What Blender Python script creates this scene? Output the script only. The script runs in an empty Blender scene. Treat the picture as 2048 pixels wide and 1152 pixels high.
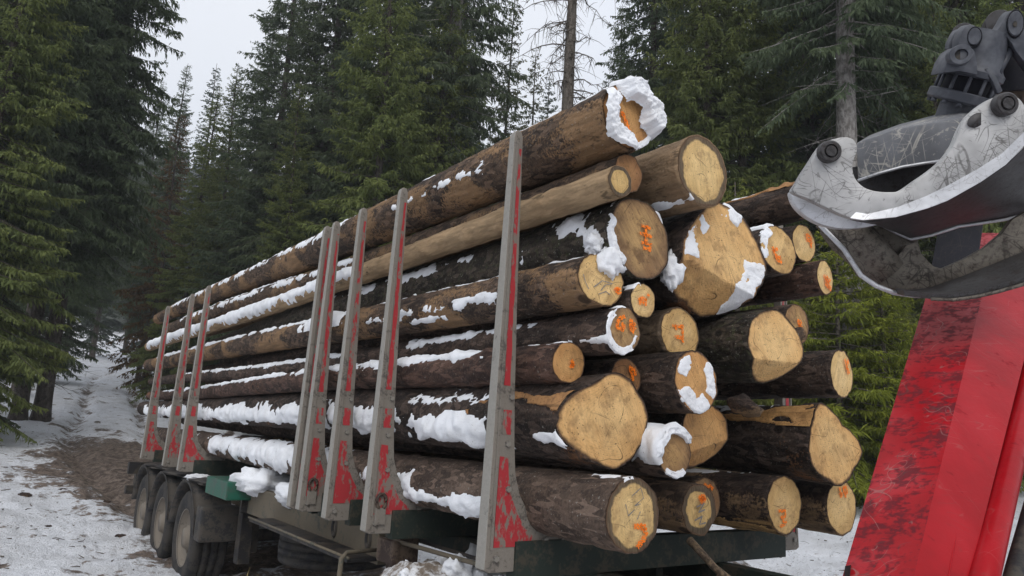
import bpy, bmesh, math, random
import numpy as np
from mathutils import Vector, Matrix

# ---------------------------------------------------------------- camera, sky, light
scene = bpy.context.scene
col = scene.collection
cam_data = bpy.data.cameras.new('camera')
cam = bpy.data.objects.new('camera', cam_data); col.objects.link(cam)
cam_data.sensor_width = 36.0
cam_data.lens = 36.0 * 1480 / 2048
cam_data.clip_start = 0.05; cam_data.clip_end = 3000
YAW, PITCH, ROLL = 0.614, 0.193, 0.054
_f = Vector((math.sin(YAW) * math.cos(PITCH), math.cos(YAW) * math.cos(PITCH), math.sin(PITCH)))
_r = Vector((math.cos(YAW), -math.sin(YAW), 0)); _u = _r.cross(_f)
_r2 = _r * math.cos(ROLL) + _u * math.sin(ROLL); _u2 = _u * math.cos(ROLL) - _r * math.sin(ROLL)
_m = Matrix.Identity(4)
for i in range(3):
    _m[i][0] = _r2[i]; _m[i][1] = _u2[i]; _m[i][2] = -_f[i]
_m[0][3], _m[1][3], _m[2][3] = 0, 0, 1.85
cam.matrix_world = _m
scene.camera = cam

SUN_AZ, SUN_EL = math.radians(208), math.radians(38)      # sun behind cloud, behind the camera
world = bpy.data.worlds.new('World'); scene.world = world; world.use_nodes = True
wn = world.node_tree.nodes; wl = world.node_tree.links; wn.clear()
sky = wn.new('ShaderNodeTexSky'); sky.sky_type = 'NISHITA'; sky.sun_disc = False
sky.sun_elevation = SUN_EL; sky.sun_rotation = SUN_AZ
tcw = wn.new('ShaderNodeTexCoord'); nzw = wn.new('ShaderNodeTexNoise'); nzw.inputs['Scale'].default_value = 2.2
nzw.inputs['Detail'].default_value = 2
wl.new(tcw.outputs['Generated'], nzw.inputs['Vector'])
rw = wn.new('ShaderNodeValToRGB')                          # the overcast: an even sheet of cloud
rw.color_ramp.elements[0].position = 0.3; rw.color_ramp.elements[0].color = (0.87, 0.91, 1.0, 1)
rw.color_ramp.elements[1].position = 0.75; rw.color_ramp.elements[1].color = (0.97, 0.98, 1.0, 1)
wl.new(nzw.outputs['Fac'], rw.inputs['Fac'])
scl = wn.new('ShaderNodeVectorMath'); scl.operation = 'SCALE'; scl.inputs['Scale'].default_value = 9.6
wl.new(rw.outputs['Color'], scl.inputs[0])
mxw = wn.new('ShaderNodeMixRGB'); mxw.inputs['Fac'].default_value = 0.93
wl.new(sky.outputs['Color'], mxw.inputs['Color1']); wl.new(scl.outputs['Vector'], mxw.inputs['Color2'])
bg = wn.new('ShaderNodeBackground'); bg.inputs['Strength'].default_value = 0.1
wl.new(mxw.outputs['Color'], bg.inputs['Color'])
wo = wn.new('ShaderNodeOutputWorld'); wl.new(bg.outputs['Background'], wo.inputs['Surface'])

sl = bpy.data.lights.new('sun', 'SUN'); sl.energy = 1.5; sl.angle = math.radians(40); sl.color = (1.0, 0.96, 0.9)
so = bpy.data.objects.new('sun', sl); col.objects.link(so)
_sd = Vector((math.sin(SUN_AZ) * math.cos(SUN_EL), math.cos(SUN_AZ) * math.cos(SUN_EL), math.sin(SUN_EL)))
so.rotation_euler = _sd.to_track_quat('Z', 'Y').to_euler()
scene.view_settings.view_transform = 'Standard'; scene.view_settings.look = 'None'
scene.view_settings.gamma = 1.0; scene.view_settings.use_curve_mapping = False
scene.view_settings.exposure = 0.36
scene.cycles.max_bounces = 4; scene.cycles.diffuse_bounces = 3; scene.cycles.glossy_bounces = 2; scene.cycles.transmission_bounces = 2; scene.cycles.transparent_max_bounces = 6

# ---------------------------------------------------------------- numeric helpers
PI = math.pi
def _hash(i, j, k, s):
    n = (i * 374761393 + j * 668265263 + k * 2147483647 + s * 974634777) & 0xFFFFFFFF
    n = ((n ^ (n >> 13)) * 1274126177) & 0xFFFFFFFF
    n = ((n ^ (n >> 16)) * 2246822519) & 0xFFFFFFFF
    return ((n ^ (n >> 15)) & 0xFFFFFF) / float(0xFFFFFF)
def vnoise(P, s=0):
    P = np.asarray(P, float); I = np.floor(P).astype(np.int64); f = P - I; f = f * f * (3 - 2 * f)
    r = 0
    for dx in (0, 1):
        for dy in (0, 1):
            for dz in (0, 1):
                w = (f[..., 0] if dx else 1 - f[..., 0]) * (f[..., 1] if dy else 1 - f[..., 1]) * (f[..., 2] if dz else 1 - f[..., 2])
                r = r + w * _hash(I[..., 0] + dx, I[..., 1] + dy, I[..., 2] + dz, s)
    return r
def fbm(P, s=0, o=4):
    P = np.asarray(P, float); a = 0.5; r = 0; t = 0
    for k in range(o):
        r = r + a * vnoise(P * 2 ** k, s + k * 17); t += a; a *= .5
    return r / t                                          # 0..1
def sstep(a, b, x):
    t = np.clip((np.asarray(x, float) - a) / (b - a), 0, 1); return t * t * (3 - 2 * t)
def softplus(x): return np.log1p(np.exp(np.clip(x, -30, 30)))

# ---------------------------------------------------------------- object helpers
def npmesh(name, V, polys, mat, smooth=True, attrs=None):
    """polys: list of int arrays (n,k)"""
    me = bpy.data.meshes.new(name); V = np.asarray(V, np.float32).reshape(-1, 3)
    polys = [np.asarray(p, np.int32) for p in polys if len(p)]
    me.vertices.add(len(V)); me.vertices.foreach_set('co', V.ravel())
    loops = np.concatenate([p.ravel() for p in polys]); tot = np.concatenate([np.full(len(p), p.shape[1], np.int32) for p in polys])
    me.loops.add(len(loops)); me.loops.foreach_set('vertex_index', loops)
    me.polygons.add(len(tot)); st = np.concatenate([[0], np.cumsum(tot)[:-1]]).astype(np.int32)
    me.polygons.foreach_set('loop_start', st)
    if smooth: me.polygons.foreach_set('use_smooth', np.ones(len(tot), bool))
    me.update(calc_edges=True); me.validate()
    for k, v in (attrs or {}).items():
        a = me.attributes.new(k, 'FLOAT', 'POINT'); a.data.foreach_set('value', np.asarray(v, np.float32))
    if mat: me.materials.append(mat)
    return me
def obj(name, me, parent=None, loc=None):
    o = bpy.data.objects.new(name, me); col.objects.link(o)
    if parent: o.parent = parent
    if loc is not None: o.location = loc
    return o
def thing(name, label, cat, group=None, loc=(0, 0, 0)):
    o = bpy.data.objects.new(name, None); col.objects.link(o); o.location = loc; o.empty_display_size = .2
    o['label'] = label; o['category'] = cat
    if group: o['group'] = group
    return o
def tag(o, label=None, cat=None, group=None, kind=None):
    for k, v in (('label', label), ('category', cat), ('group', group), ('kind', kind)):
        if v: o[k] = v
    return o
def bm_mesh(name, bm, mat, smooth=False, bevel=0.0):
    if bevel:
        bmesh.ops.remove_doubles(bm, verts=bm.verts, dist=1e-5)
        ed = [e for e in bm.edges if len(e.link_faces) == 2 and e.calc_face_angle(0) > .5]
        bmesh.ops.bevel(bm, geom=ed, offset=bevel, segments=2, affect='EDGES', profile=.6)
    bmesh.ops.recalc_face_normals(bm, faces=bm.faces)
    me = bpy.data.meshes.new(name); bm.to_mesh(me); bm.free(); me.materials.append(mat)
    if smooth: me.polygons.foreach_set('use_smooth', np.ones(len(me.polygons), bool))
    return me
def add_box(bm, lo, hi):
    c = [bm.verts.new((x, y, z)) for z in (lo[2], hi[2]) for y in (lo[1], hi[1]) for x in (lo[0], hi[0])]
    for f in ((0, 2, 3, 1), (4, 5, 7, 6), (0, 1, 5, 4), (2, 6, 7, 3), (0, 4, 6, 2), (1, 3, 7, 5)): bm.faces.new([c[i] for i in f])
def box(name, lo, hi, mat, parent, bevel=.006):
    bm = bmesh.new(); add_box(bm, lo, hi); return obj(name, bm_mesh(name, bm, mat, bevel=bevel), parent)
def add_hull8(bm, a, b):
    """loft between two loops of equal length (closed prism)"""
    va = [bm.verts.new(p) for p in a]; vb = [bm.verts.new(p) for p in b]; n = len(a)
    for i in range(n): bm.faces.new((va[i], va[(i + 1) % n], vb[(i + 1) % n], vb[i]))
    bm.faces.new(va[::-1]); bm.faces.new(vb)
def tube_arrays(pts, rad, n=8, caps=True):
    pts = np.asarray(pts, float); rad = np.broadcast_to(np.asarray(rad, float), (len(pts),))
    t = np.gradient(pts, axis=0); t /= np.linalg.norm(t, axis=1)[:, None] + 1e-12
    ref = np.array([0, 0, 1.0]) if abs(t[0][2]) < .9 else np.array([1.0, 0, 0])
    V = []; 
    for p, d, r in zip(pts, t, rad):
        a = np.cross(d, ref); a /= np.linalg.norm(a) + 1e-12; b = np.cross(d, a); 
        an = np.arange(n) * 2 * PI / n
        V.append(p + r * (np.cos(an)[:, None] * a + np.sin(an)[:, None] * b))
    V = np.concatenate(V); m = len(pts); i = np.arange(m - 1)[:, None] * n; j = np.arange(n)[None]
    q = np.stack([i + j, i + (j + 1) % n, i + n + (j + 1) % n, i + n + j], -1).reshape(-1, 4)
    polys = [q]
    if caps: polys.append(np.arange(n)[None, ::-1]); polys.append(((m - 1) * n + np.arange(n))[None])
    return V, polys
def tube(name, pts, rad, mat, parent=None, n=8):
    V, p = tube_arrays(pts, rad, n); return obj(name, npmesh(name, V, p, mat), parent)
def merge(parts):
    Vs, P, off = [], [], 0
    for V, polys in parts:
        Vs.append(V); P += [np.asarray(p) + off for p in polys]; off += len(V)
    return np.concatenate(Vs), P
def lathe_arrays(prof, n=32, axis='x', ang0=0, ang1=2 * PI):
    """prof: (axial, radius) list; closed profile not required"""
    prof = np.asarray(prof, float); full = abs(ang1 - ang0 - 2 * PI) < 1e-6
    an = np.linspace(ang0, ang1, n, endpoint=not full); m = len(prof)
    A = np.repeat(prof[:, 0], n); R = np.repeat(prof[:, 1], n); T = np.tile(an, m)
    c, s = R * np.cos(T), R * np.sin(T)
    V = {'x': np.stack([A, c, s], -1), 'y': np.stack([c, A, s], -1), 'z': np.stack([c, s, A], -1)}[axis]
    k = n if full else n - 1; i = np.arange(m - 1)[:, None] * n; j = np.arange(k)[None]
    q = np.stack([i + j, i + (j + 1) % n, i + n + (j + 1) % n, i + n + j], -1).reshape(-1, 4)
    return V, [q]
def lathe(name, prof, mat, parent=None, n=32, axis='x', loc=None, ang0=0, ang1=2 * PI, smooth=True):
    V, p = lathe_arrays(prof, n, axis, ang0, ang1); return obj(name, npmesh(name, V, p, mat, smooth), parent, loc)
def shade_auto(o, ang=40):
    me = o.data; me.polygons.foreach_set('use_smooth', np.ones(len(me.polygons), bool))
    bm = bmesh.new(); bm.from_mesh(me)
    for e in bm.edges: e.smooth = not (len(e.link_faces) == 2 and e.calc_face_angle(0) > math.radians(ang))
    bm.to_mesh(me); bm.free(); return o

# ---------------------------------------------------------------- material helpers
class NT:
    def __init__(s, name):
        s.m = bpy.data.materials.new(name); s.m.use_nodes = True; s.t = s.m.node_tree; s.t.nodes.clear()
        s.out = s.n('ShaderNodeOutputMaterial'); s.b = s.n('ShaderNodeBsdfPrincipled'); s.l(s.b.outputs[0], s.out.inputs[0])
        s.b.inputs['Specular IOR Level'].default_value = .3
    def n(s, t, **k):
        x = s.t.nodes.new(t)
        for a, v in k.items(): setattr(x, a, v)
        return x
    def l(s, a, b): s.t.links.new(a, b)
    def coord(s, scale=(1, 1, 1), kind='Object', rot=(0, 0, 0)):
        tc = s.n('ShaderNodeTexCoord'); v = tc.outputs[kind]
        if any(rot):
            mr = s.n('ShaderNodeMapping'); mr.inputs['Rotation'].default_value = rot; s.l(v, mr.inputs['Vector']); v = mr.outputs[0]
        mp = s.n('ShaderNodeMapping'); mp.inputs['Scale'].default_value = scale
        s.l(v, mp.inputs['Vector']); return mp.outputs[0]
    def noise(s, vec, scale, detail=4, rough=.55, dist=0.0):
        x = s.n('ShaderNodeTexNoise'); s.l(vec, x.inputs['Vector'])
        x.inputs['Scale'].default_value = scale; x.inputs['Detail'].default_value = min(detail, 3.0); x.inputs['Roughness'].default_value = rough; x.inputs['Distortion'].default_value = dist
        return x.outputs['Fac']
    def vor(s, vec, scale, feat='F1'):
        x = s.n('ShaderNodeTexVoronoi', feature=feat); s.l(vec, x.inputs['Vector']); x.inputs['Scale'].default_value = scale; return x.outputs['Distance']
    def rng(s, v, a, b, c=0.0, d=1.0):
        x = s.n('ShaderNodeMapRange', interpolation_type='SMOOTHSTEP'); s.l(v, x.inputs['Value'])
        for i, q in zip((1, 2, 3, 4), (a, b, c, d)): x.inputs[i].default_value = q
        return x.outputs[0]
    def math(s, op, a, b=None):
        x = s.n('ShaderNodeMath', operation=op)
        for i, q in enumerate((a, b)):
            if q is None: continue
            if isinstance(q, (int, float)): x.inputs[i].default_value = q
            else: s.l(q, x.inputs[i])
        return x.outputs[0]
    def mix(s, fac, a, b, mode='MIX'):
        x = s.n('ShaderNodeMixRGB', blend_type=mode)
        for i, q in zip((0, 1, 2), (fac, a, b)):
            if isinstance(q, (int, float)): x.inputs[i].default_value = q
            elif isinstance(q, tuple): x.inputs[i].default_value = (*q, 1)
            else: s.l(q, x.inputs[i])
        return x.outputs[0]
    def attr(s, name):
        x = s.n('ShaderNodeAttribute'); x.attribute_name = name; return x.outputs['Fac']
    def lines(s, vec, scale, width, dist=.4):
        """thin wandering scratch lines"""
        n = s.noise(vec, scale, 0.0, .5, dist); return s.rng(s.math('ABSOLUTE', s.math('SUBTRACT', n, .5)), width, width * .3)
    def done(s, color, rough=.7, bump=None, bs=.4, bd=.01, metal=None):
        for v, k in ((color, 'Base Color'), (rough, 'Roughness'), (metal, 'Metallic')):
            if v is None: continue
            if isinstance(v, (int, float)): s.b.inputs[k].default_value = v
            elif isinstance(v, tuple): s.b.inputs[k].default_value = (*v, 1)
            else: s.l(v, s.b.inputs[k])
        if bump is not None:
            x = s.n('ShaderNodeBump'); x.inputs['Strength'].default_value = bs; x.inputs['Distance'].default_value = bd
            s.l(bump, x.inputs['Height']); s.l(x.outputs[0], s.b.inputs['Normal'])
        return s.m

def mat_snow():
    t = NT('snow'); v = t.coord(); n = t.noise(v, 40, 6, .65); d = t.noise(v, 120, 2); d2 = t.noise(v, 6, 4)
    dirt = t.math('MULTIPLY', t.rng(d, .64, .72), t.rng(d2, .46, .7))
    c = t.mix(dirt, t.mix(t.rng(d2, .35, .75), (.84, .86, .90), (.74, .75, .77)), (.12, .09, .065))
    return t.done(c, .6, t.math('ADD', n, t.math('MULTIPLY', t.noise(v, 160, 2), .3)), .5, .012)
M_SNOW = mat_snow()

_bark = {}
def mat_bark(dark, light, peel, peelcol, moss=0.0, lichen=0.0, rough=1.0):
    key = (dark, light, peel, peelcol, moss, lichen, rough)
    if key in _bark: return _bark[key]
    t = NT('bark'); v = t.coord((1, .3, 1)); vi = t.coord()
    a = t.noise(v, 9, 6, .6); b = t.noise(vi, 55, 5, .65); big = t.noise(t.coord((1, .45, 1)), 3.2, 5, .62, .3)
    c = t.mix(t.rng(t.math('ADD', t.math('MULTIPLY', a, .6), t.math('MULTIPLY', b, .5)), .42, .72), dark, light)
    vc = t.n('ShaderNodeTexVoronoi'); t.l(t.mix(.16, t.coord((1, .55, 1)), t.n('ShaderNodeTexNoise').outputs['Color']), vc.inputs['Vector']); vc.inputs['Scale'].default_value = 34
    fl = t.n('ShaderNodeSeparateColor'); t.l(vc.outputs['Color'], fl.inputs[0])
    c = t.mix(t.math('MULTIPLY', t.rng(fl.outputs[0], .55, .95), .55), c, tuple(min(1, q * 1.7 + .012) for q in light))
    c = t.mix(t.math('MULTIPLY', t.rng(fl.outputs[1], .6, .95), .6), c, tuple(q * .6 for q in dark))
    if moss: c = t.mix(t.math('MULTIPLY', t.rng(t.noise(vi, 26, 5, .7), .5, .7), moss), c, (.055, .06, .028))
    if peel:
        pk = t.noise(t.coord((1, .12, 1)), 30, 4, .6)
        pc = t.mix(t.rng(pk, .35, .7), tuple(q * .62 for q in peelcol), peelcol)
        spots = t.rng(t.noise(t.coord((1, .35, 1)), 14, 4, .7), .62, .70)
        pc = t.mix(spots, pc, tuple(q * .35 for q in peelcol))
        c = t.mix(t.rng(t.math('ADD', big, t.math('MULTIPLY', t.math('SUBTRACT', b, .5), .35)), .78 - peel * .6, .86 - peel * .6), c, pc)
    if lichen: c = t.mix(t.math('MULTIPLY', t.rng(t.noise(vi, 70, 3), .63, .72), lichen), c, (.4, .39, .35))
    kn = t.vor(t.coord((1, .8, 1)), 3.4); kc = t.rng(kn, .13, .09)
    c = t.mix(t.math('MULTIPLY', kc, .75), c, tuple(q * .5 for q in dark)); c = t.mix(t.math('MULTIPLY', t.math('MULTIPLY', t.rng(kn, .17, .13), t.rng(kn, .09, .12)), .5), c, tuple(min(1, q * 1.5) for q in light))
    h = t.math('ADD', t.math('MULTIPLY', t.vor(t.coord((1, .5, 1)), 28), .5 * rough), t.math('ADD', t.math('MULTIPLY', b, .8), t.math('MULTIPLY', a, .8)))
    return _bark.setdefault(key, t.done(c, .85, h, .75, .018 * rough))

def mat_cut(name, core, edge, rim, rimcol, dirt=.3, saw=25.0, crack=1.0):
    t = NT(name); rn = t.attr('rn'); oi = t.n('ShaderNodeObjectInfo'); tc = t.n('ShaderNodeTexCoord')
    v = tc.outputs['Object']
    ad = t.n('ShaderNodeVectorMath', operation='ADD'); cx = t.n('ShaderNodeCombineXYZ'); t.l(t.math('MULTIPLY', oi.outputs['Random'], 40.0), cx.inputs[0]); t.l(t.math('MULTIPLY', oi.outputs['Random'], 17.0), cx.inputs[2])
    t.l(v, ad.inputs[0]); t.l(cx.outputs[0], ad.inputs[1]); vr = ad.outputs[0]          # every end its own pattern
    mp = t.n('ShaderNodeMapping'); mp.inputs['Rotation'].default_value = (0, math.radians(saw), 0); t.l(vr, mp.inputs['Vector'])
    ms = t.n('ShaderNodeVectorMath', operation='MULTIPLY'); t.l(mp.outputs[0], ms.inputs[0]); ms.inputs[1].default_value = (1, 1, .10)
    saw_n = t.noise(ms.outputs[0], 95, 3, .65); saw_b = t.noise(ms.outputs[0], 22, 3, .6)
    d = t.noise(vr, 5, 5, .65)
    rings = t.n('ShaderNodeTexWave', wave_type='RINGS', rings_direction='Y'); t.l(v, rings.inputs['Vector'])
    rings.inputs['Scale'].default_value = 30; rings.inputs['Distortion'].default_value = 4; rings.inputs['Detail'].default_value = 3; rings.inputs['Detail Scale'].default_value = 2.2
    c = t.mix(t.rng(t.math('ADD', rn, t.math('MULTIPLY', t.math('SUBTRACT', d, .5), 1.5)), .2, 1.0), core, edge)
    c = t.mix(t.math('MULTIPLY', rings.outputs['Fac'], .25), c, tuple(q * .5 for q in core))
    c = t.mix(t.math('MULTIPLY', t.rng(saw_n, .45, .72), .42), c, tuple(q * .52 for q in edge))
    c = t.mix(t.math('MULTIPLY', t.rng(saw_b, .45, .7), .30), c, tuple(min(1, q * 1.25) for q in core))
    c = t.mix(t.math('MULTIPLY', t.rng(t.noise(vr, 9, 6, .72), .50, .66), dirt), c, (.15, .085, .042))
    c = t.mix(t.math('MULTIPLY', t.rng(t.noise(vr, 2.6, 5, .7), .50, .68), dirt * .8), c, (.22, .115, .055))
    sp = t.rng(t.noise(vr, 95, 2, .5), .64, .72); c = t.mix(t.math('MULTIPLY', sp, .75), c, (.045, .03, .018))
    ln = t.math('MULTIPLY', t.lines(mp.outputs[0], 5.5, .006, .35), t.rng(t.noise(vr, 6, 2), .50, .58))
    c = t.mix(t.math('MULTIPLY', ln, .8 * crack), c, (.05, .03, .015))
    nm = t.n('ShaderNodeVectorMath', operation='NORMALIZE'); fl = t.n('ShaderNodeVectorMath', operation='MULTIPLY'); fl.inputs[1].default_value = (1, 0, 1); t.l(v, fl.inputs[0]); t.l(fl.outputs[0], nm.inputs[0])
    a2 = t.n('ShaderNodeVectorMath', operation='ADD'); t.l(nm.outputs[0], a2.inputs[0]); t.l(cx.outputs[0], a2.inputs[1])
    chk = t.rng(t.math('ABSOLUTE', t.math('SUBTRACT', t.noise(a2.outputs[0], 4.0, 0), .5)), .010, .003)
    chk = t.math('MULTIPLY', chk, t.rng(t.math('ADD', rn, t.math('MULTIPLY', t.math('SUBTRACT', d, .5), 1.6)), .60, .30))
    c = t.mix(t.math('MULTIPLY', chk, .5 * crack), c, (.07, .04, .02))
    if rim: c = t.mix(t.rng(t.math('ADD', rn, t.math('MULTIPLY', t.math('SUBTRACT', t.noise(vr, 8, 5, .65), .5), .30)), 1 - rim - .03, 1 - rim + .04), c, t.mix(t.rng(saw_n, .3, .7), rimcol, tuple(q * .55 for q in rimcol)))
    c = t.mix(t.rng(t.math('ADD', rn, t.math('MULTIPLY', t.math('SUBTRACT', t.noise(vr, 14, 4, .6), .5), .12)), .93, 1.0), c, (.11, .062, .035))
    c = t.mix(t.math('MULTIPLY', oi.outputs['Random'], .38), c, t.mix(1.0, c, (.74, .60, .47), 'MULTIPLY'))
    h = t.math('ADD', t.math('MULTIPLY', saw_n, .9), t.math('MULTIPLY', t.noise(vr, 45, 4), .6))
    return t.done(c, .78, h, .7, .010)
CUT = {
 'fresh': mat_cut('cut_wood_fresh', (.80, .54, .25), (.70, .42, .17), 0, (0, 0, 0), .40),
 'orange': mat_cut('cut_wood_orange', (.66, .38, .15), (.52, .27, .10), 0, (0, 0, 0), .35),
 'pale': mat_cut('cut_wood_pale', (.76, .54, .26), (.64, .43, .18), 0, (0, 0, 0), .35, -30),
 'rim': mat_cut('cut_wood_wet_rim', (.76, .54, .25), (.64, .43, .18), .17, (.16, .115, .07), .4, 10),
 'widerim': mat_cut('cut_wood_wide_rim', (.66, .45, .19), (.52, .34, .13), .27, (.13, .095, .06), .4, 10),
 'dirty': mat_cut('cut_wood_dirty', (.50, .32, .14), (.24, .145, .075), 0, (0, 0, 0), .8, 40),
 'brown': mat_cut('cut_wood_brown', (.42, .225, .095), (.26, .13, .058), 0, (0, 0, 0), .7, 30),
}
def mat_paint_orange():
    t = NT('orange_marking_spray'); v = t.coord(); n = t.noise(v, 60, 4, .7)
    t.done(t.mix(t.rng(n, .3, .7), (1.0, .19, .004), (.96, .24, .012)), .6)
    tr = t.n('ShaderNodeBsdfTransparent'); ms = t.n('ShaderNodeMixShader')
    t.l(t.rng(t.noise(v, 110, 3, .7), .40, .52), ms.inputs[0]); t.l(tr.outputs[0], ms.inputs[1]); t.l(t.b.outputs[0], ms.inputs[2]); t.l(ms.outputs[0], t.out.inputs[0])
    return t.m
M_ORANGE = mat_paint_orange()
t = NT('grey_crayon'); M_CRAYON = t.done((.20, .19, .18), .7)

def mat_steel_dusty(name, base, mud, amt, rough=.6, scale=1.0):
    t = NT(name); v = t.coord((scale,) * 3); n = t.noise(v, 7, 6, .65); f = t.noise(v, 60, 4, .6)
    m = t.math('ADD', t.math('MULTIPLY', n, .7), t.math('MULTIPLY', f, .3))
    return t.done(t.mix(t.rng(m, .62 - amt * .4, .72 - amt * .4), base, t.mix(f, mud, tuple(q * .7 for q in mud))), rough, f, .3, .006)
M_DUSTY = mat_steel_dusty('dusty_grey_steel', (.15, .145, .135), (.33, .315, .285), .8, .75)
M_STAKE = mat_steel_dusty('stake_steel', (.10, .088, .078), (.235, .21, .18), .6, .75, 1.6)
M_CHASSIS = mat_steel_dusty('muddy_chassis_steel', (.075, .075, .06), (.15, .125, .09), .6, .8)
M_DARKGREEN = mat_steel_dusty('dark_green_beam', (.018, .026, .021), (.06, .052, .038), .35, .7)
M_GREEN = mat_steel_dusty('green_paint', (.016, .10, .065), (.05, .10, .075), .35, .45)
M_BLACK = mat_steel_dusty('black_grimy_steel', (.018, .017, .018), (.06, .05, .04), .45, .6)
M_RUBBER = mat_steel_dusty('grimy_tyre_rubber', (.022, .022, .024), (.055, .05, .045), .45, .85)
M_FENDER = mat_steel_dusty('grimy_black_plastic', (.030, .030, .032), (.08, .07, .06), .5, .7)
M_RIM = mat_steel_dusty('mud_coated_rim', (.11, .098, .085), (.23, .20, .165), .75, .8, 2)
M_BOLT = mat_steel_dusty('dusty_bolt', (.12, .11, .10), (.26, .24, .21), .5, .6, 4)
M_MUDDYLEG = mat_steel_dusty('rusty_muddy_steel', (.045, .03, .025), (.13, .095, .07), .4, .8)
def mat_red_worn():
    t = NT('worn_red_stake_paint'); oi = t.n('ShaderNodeObjectInfo'); ad = t.n('ShaderNodeVectorMath', operation='ADD'); t.l(t.coord((1, 1, .45)), ad.inputs[0]); cx = t.n('ShaderNodeCombineXYZ')
    for i in range(3): t.l(t.math('MULTIPLY', oi.outputs['Random'], 13.0 + 7 * i), cx.inputs[i])
    t.l(cx.outputs[0], ad.inputs[1]); v = ad.outputs[0]; n = t.noise(v, 30, 6, .7); n2 = t.noise(v, 6, 4, .6)
    m = t.rng(t.math('ADD', t.math('MULTIPLY', n, .65), t.math('MULTIPLY', n2, .45)), .55, .63)
    c = t.mix(m, t.mix(t.noise(t.coord(), 60, 3), (.42, .022, .032), (.30, .04, .042)), (.19, .16, .135))
    return t.done(c, .65, n, .3, .004)
M_REDSTAKE = mat_red_worn()
# ---------------------------------------------------------------- terrain
ROAD = np.array([(3.4, -6), (3.4, 8), (3.3, 14), (3.0, 19), (3.2, 24), (4.2, 31), (5.4, 42), (6.6, 52), (10, 66), (18, 85)], float)
def road_d(x, y):
    """signed distance to the road's centre line"""
    P = np.stack([x, y], -1); best = np.full(x.shape, 1e9); sg = np.zeros(x.shape)
    for a, b in zip(ROAD[:-1], ROAD[1:]):
        d = b - a; L = np.hypot(*d); t = np.clip(((P - a) @ d) / L ** 2, 0, 1); q = P - (a + t[..., None] * d)
        r = np.hypot(q[..., 0], q[..., 1]); s = np.sign(d[1] * q[..., 0] - d[0] * q[..., 1]); m = r < best
        best = np.where(m, r, best); sg = np.where(m, s, sg)
    return best * sg
def ground_base(x, y):
    r = np.hypot(x, y)
    return .16 * softplus((r - 10) / 2) + .40 * 15 * softplus((r - 95) / 15) * 1.0 - .55 * 20 * softplus((r - 330) / 20)
def ground_h(x, y, detail=True):
    x = np.asarray(x, float); y = np.asarray(y, float); z = ground_base(x, y)
    d = road_d(x, y); off = np.abs(d)
    z = z + .22 * sstep(2.0, 4.5, off) * sstep(9, 14, np.hypot(x, y)) * np.where(d < 0, 1.0, .6)
    if detail:
        P = np.stack([x, y, 0 * x], -1)
        z = z + (fbm(P * .45, 3, 3) - .5) * .35 * sstep(2.0, 6, off)
        z = z + (fbm(P * 2.2, 5, 4) - .5) * .18 + (fbm(P * 8, 8, 3) - .5) * .075
        for c in (-.95, .95): z = z - .17 * np.exp(-((d - c + .12 * (fbm(P * .8, 9, 2) - .5)) / .24) ** 2) * sstep(12, 14, y)
    return z
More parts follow.
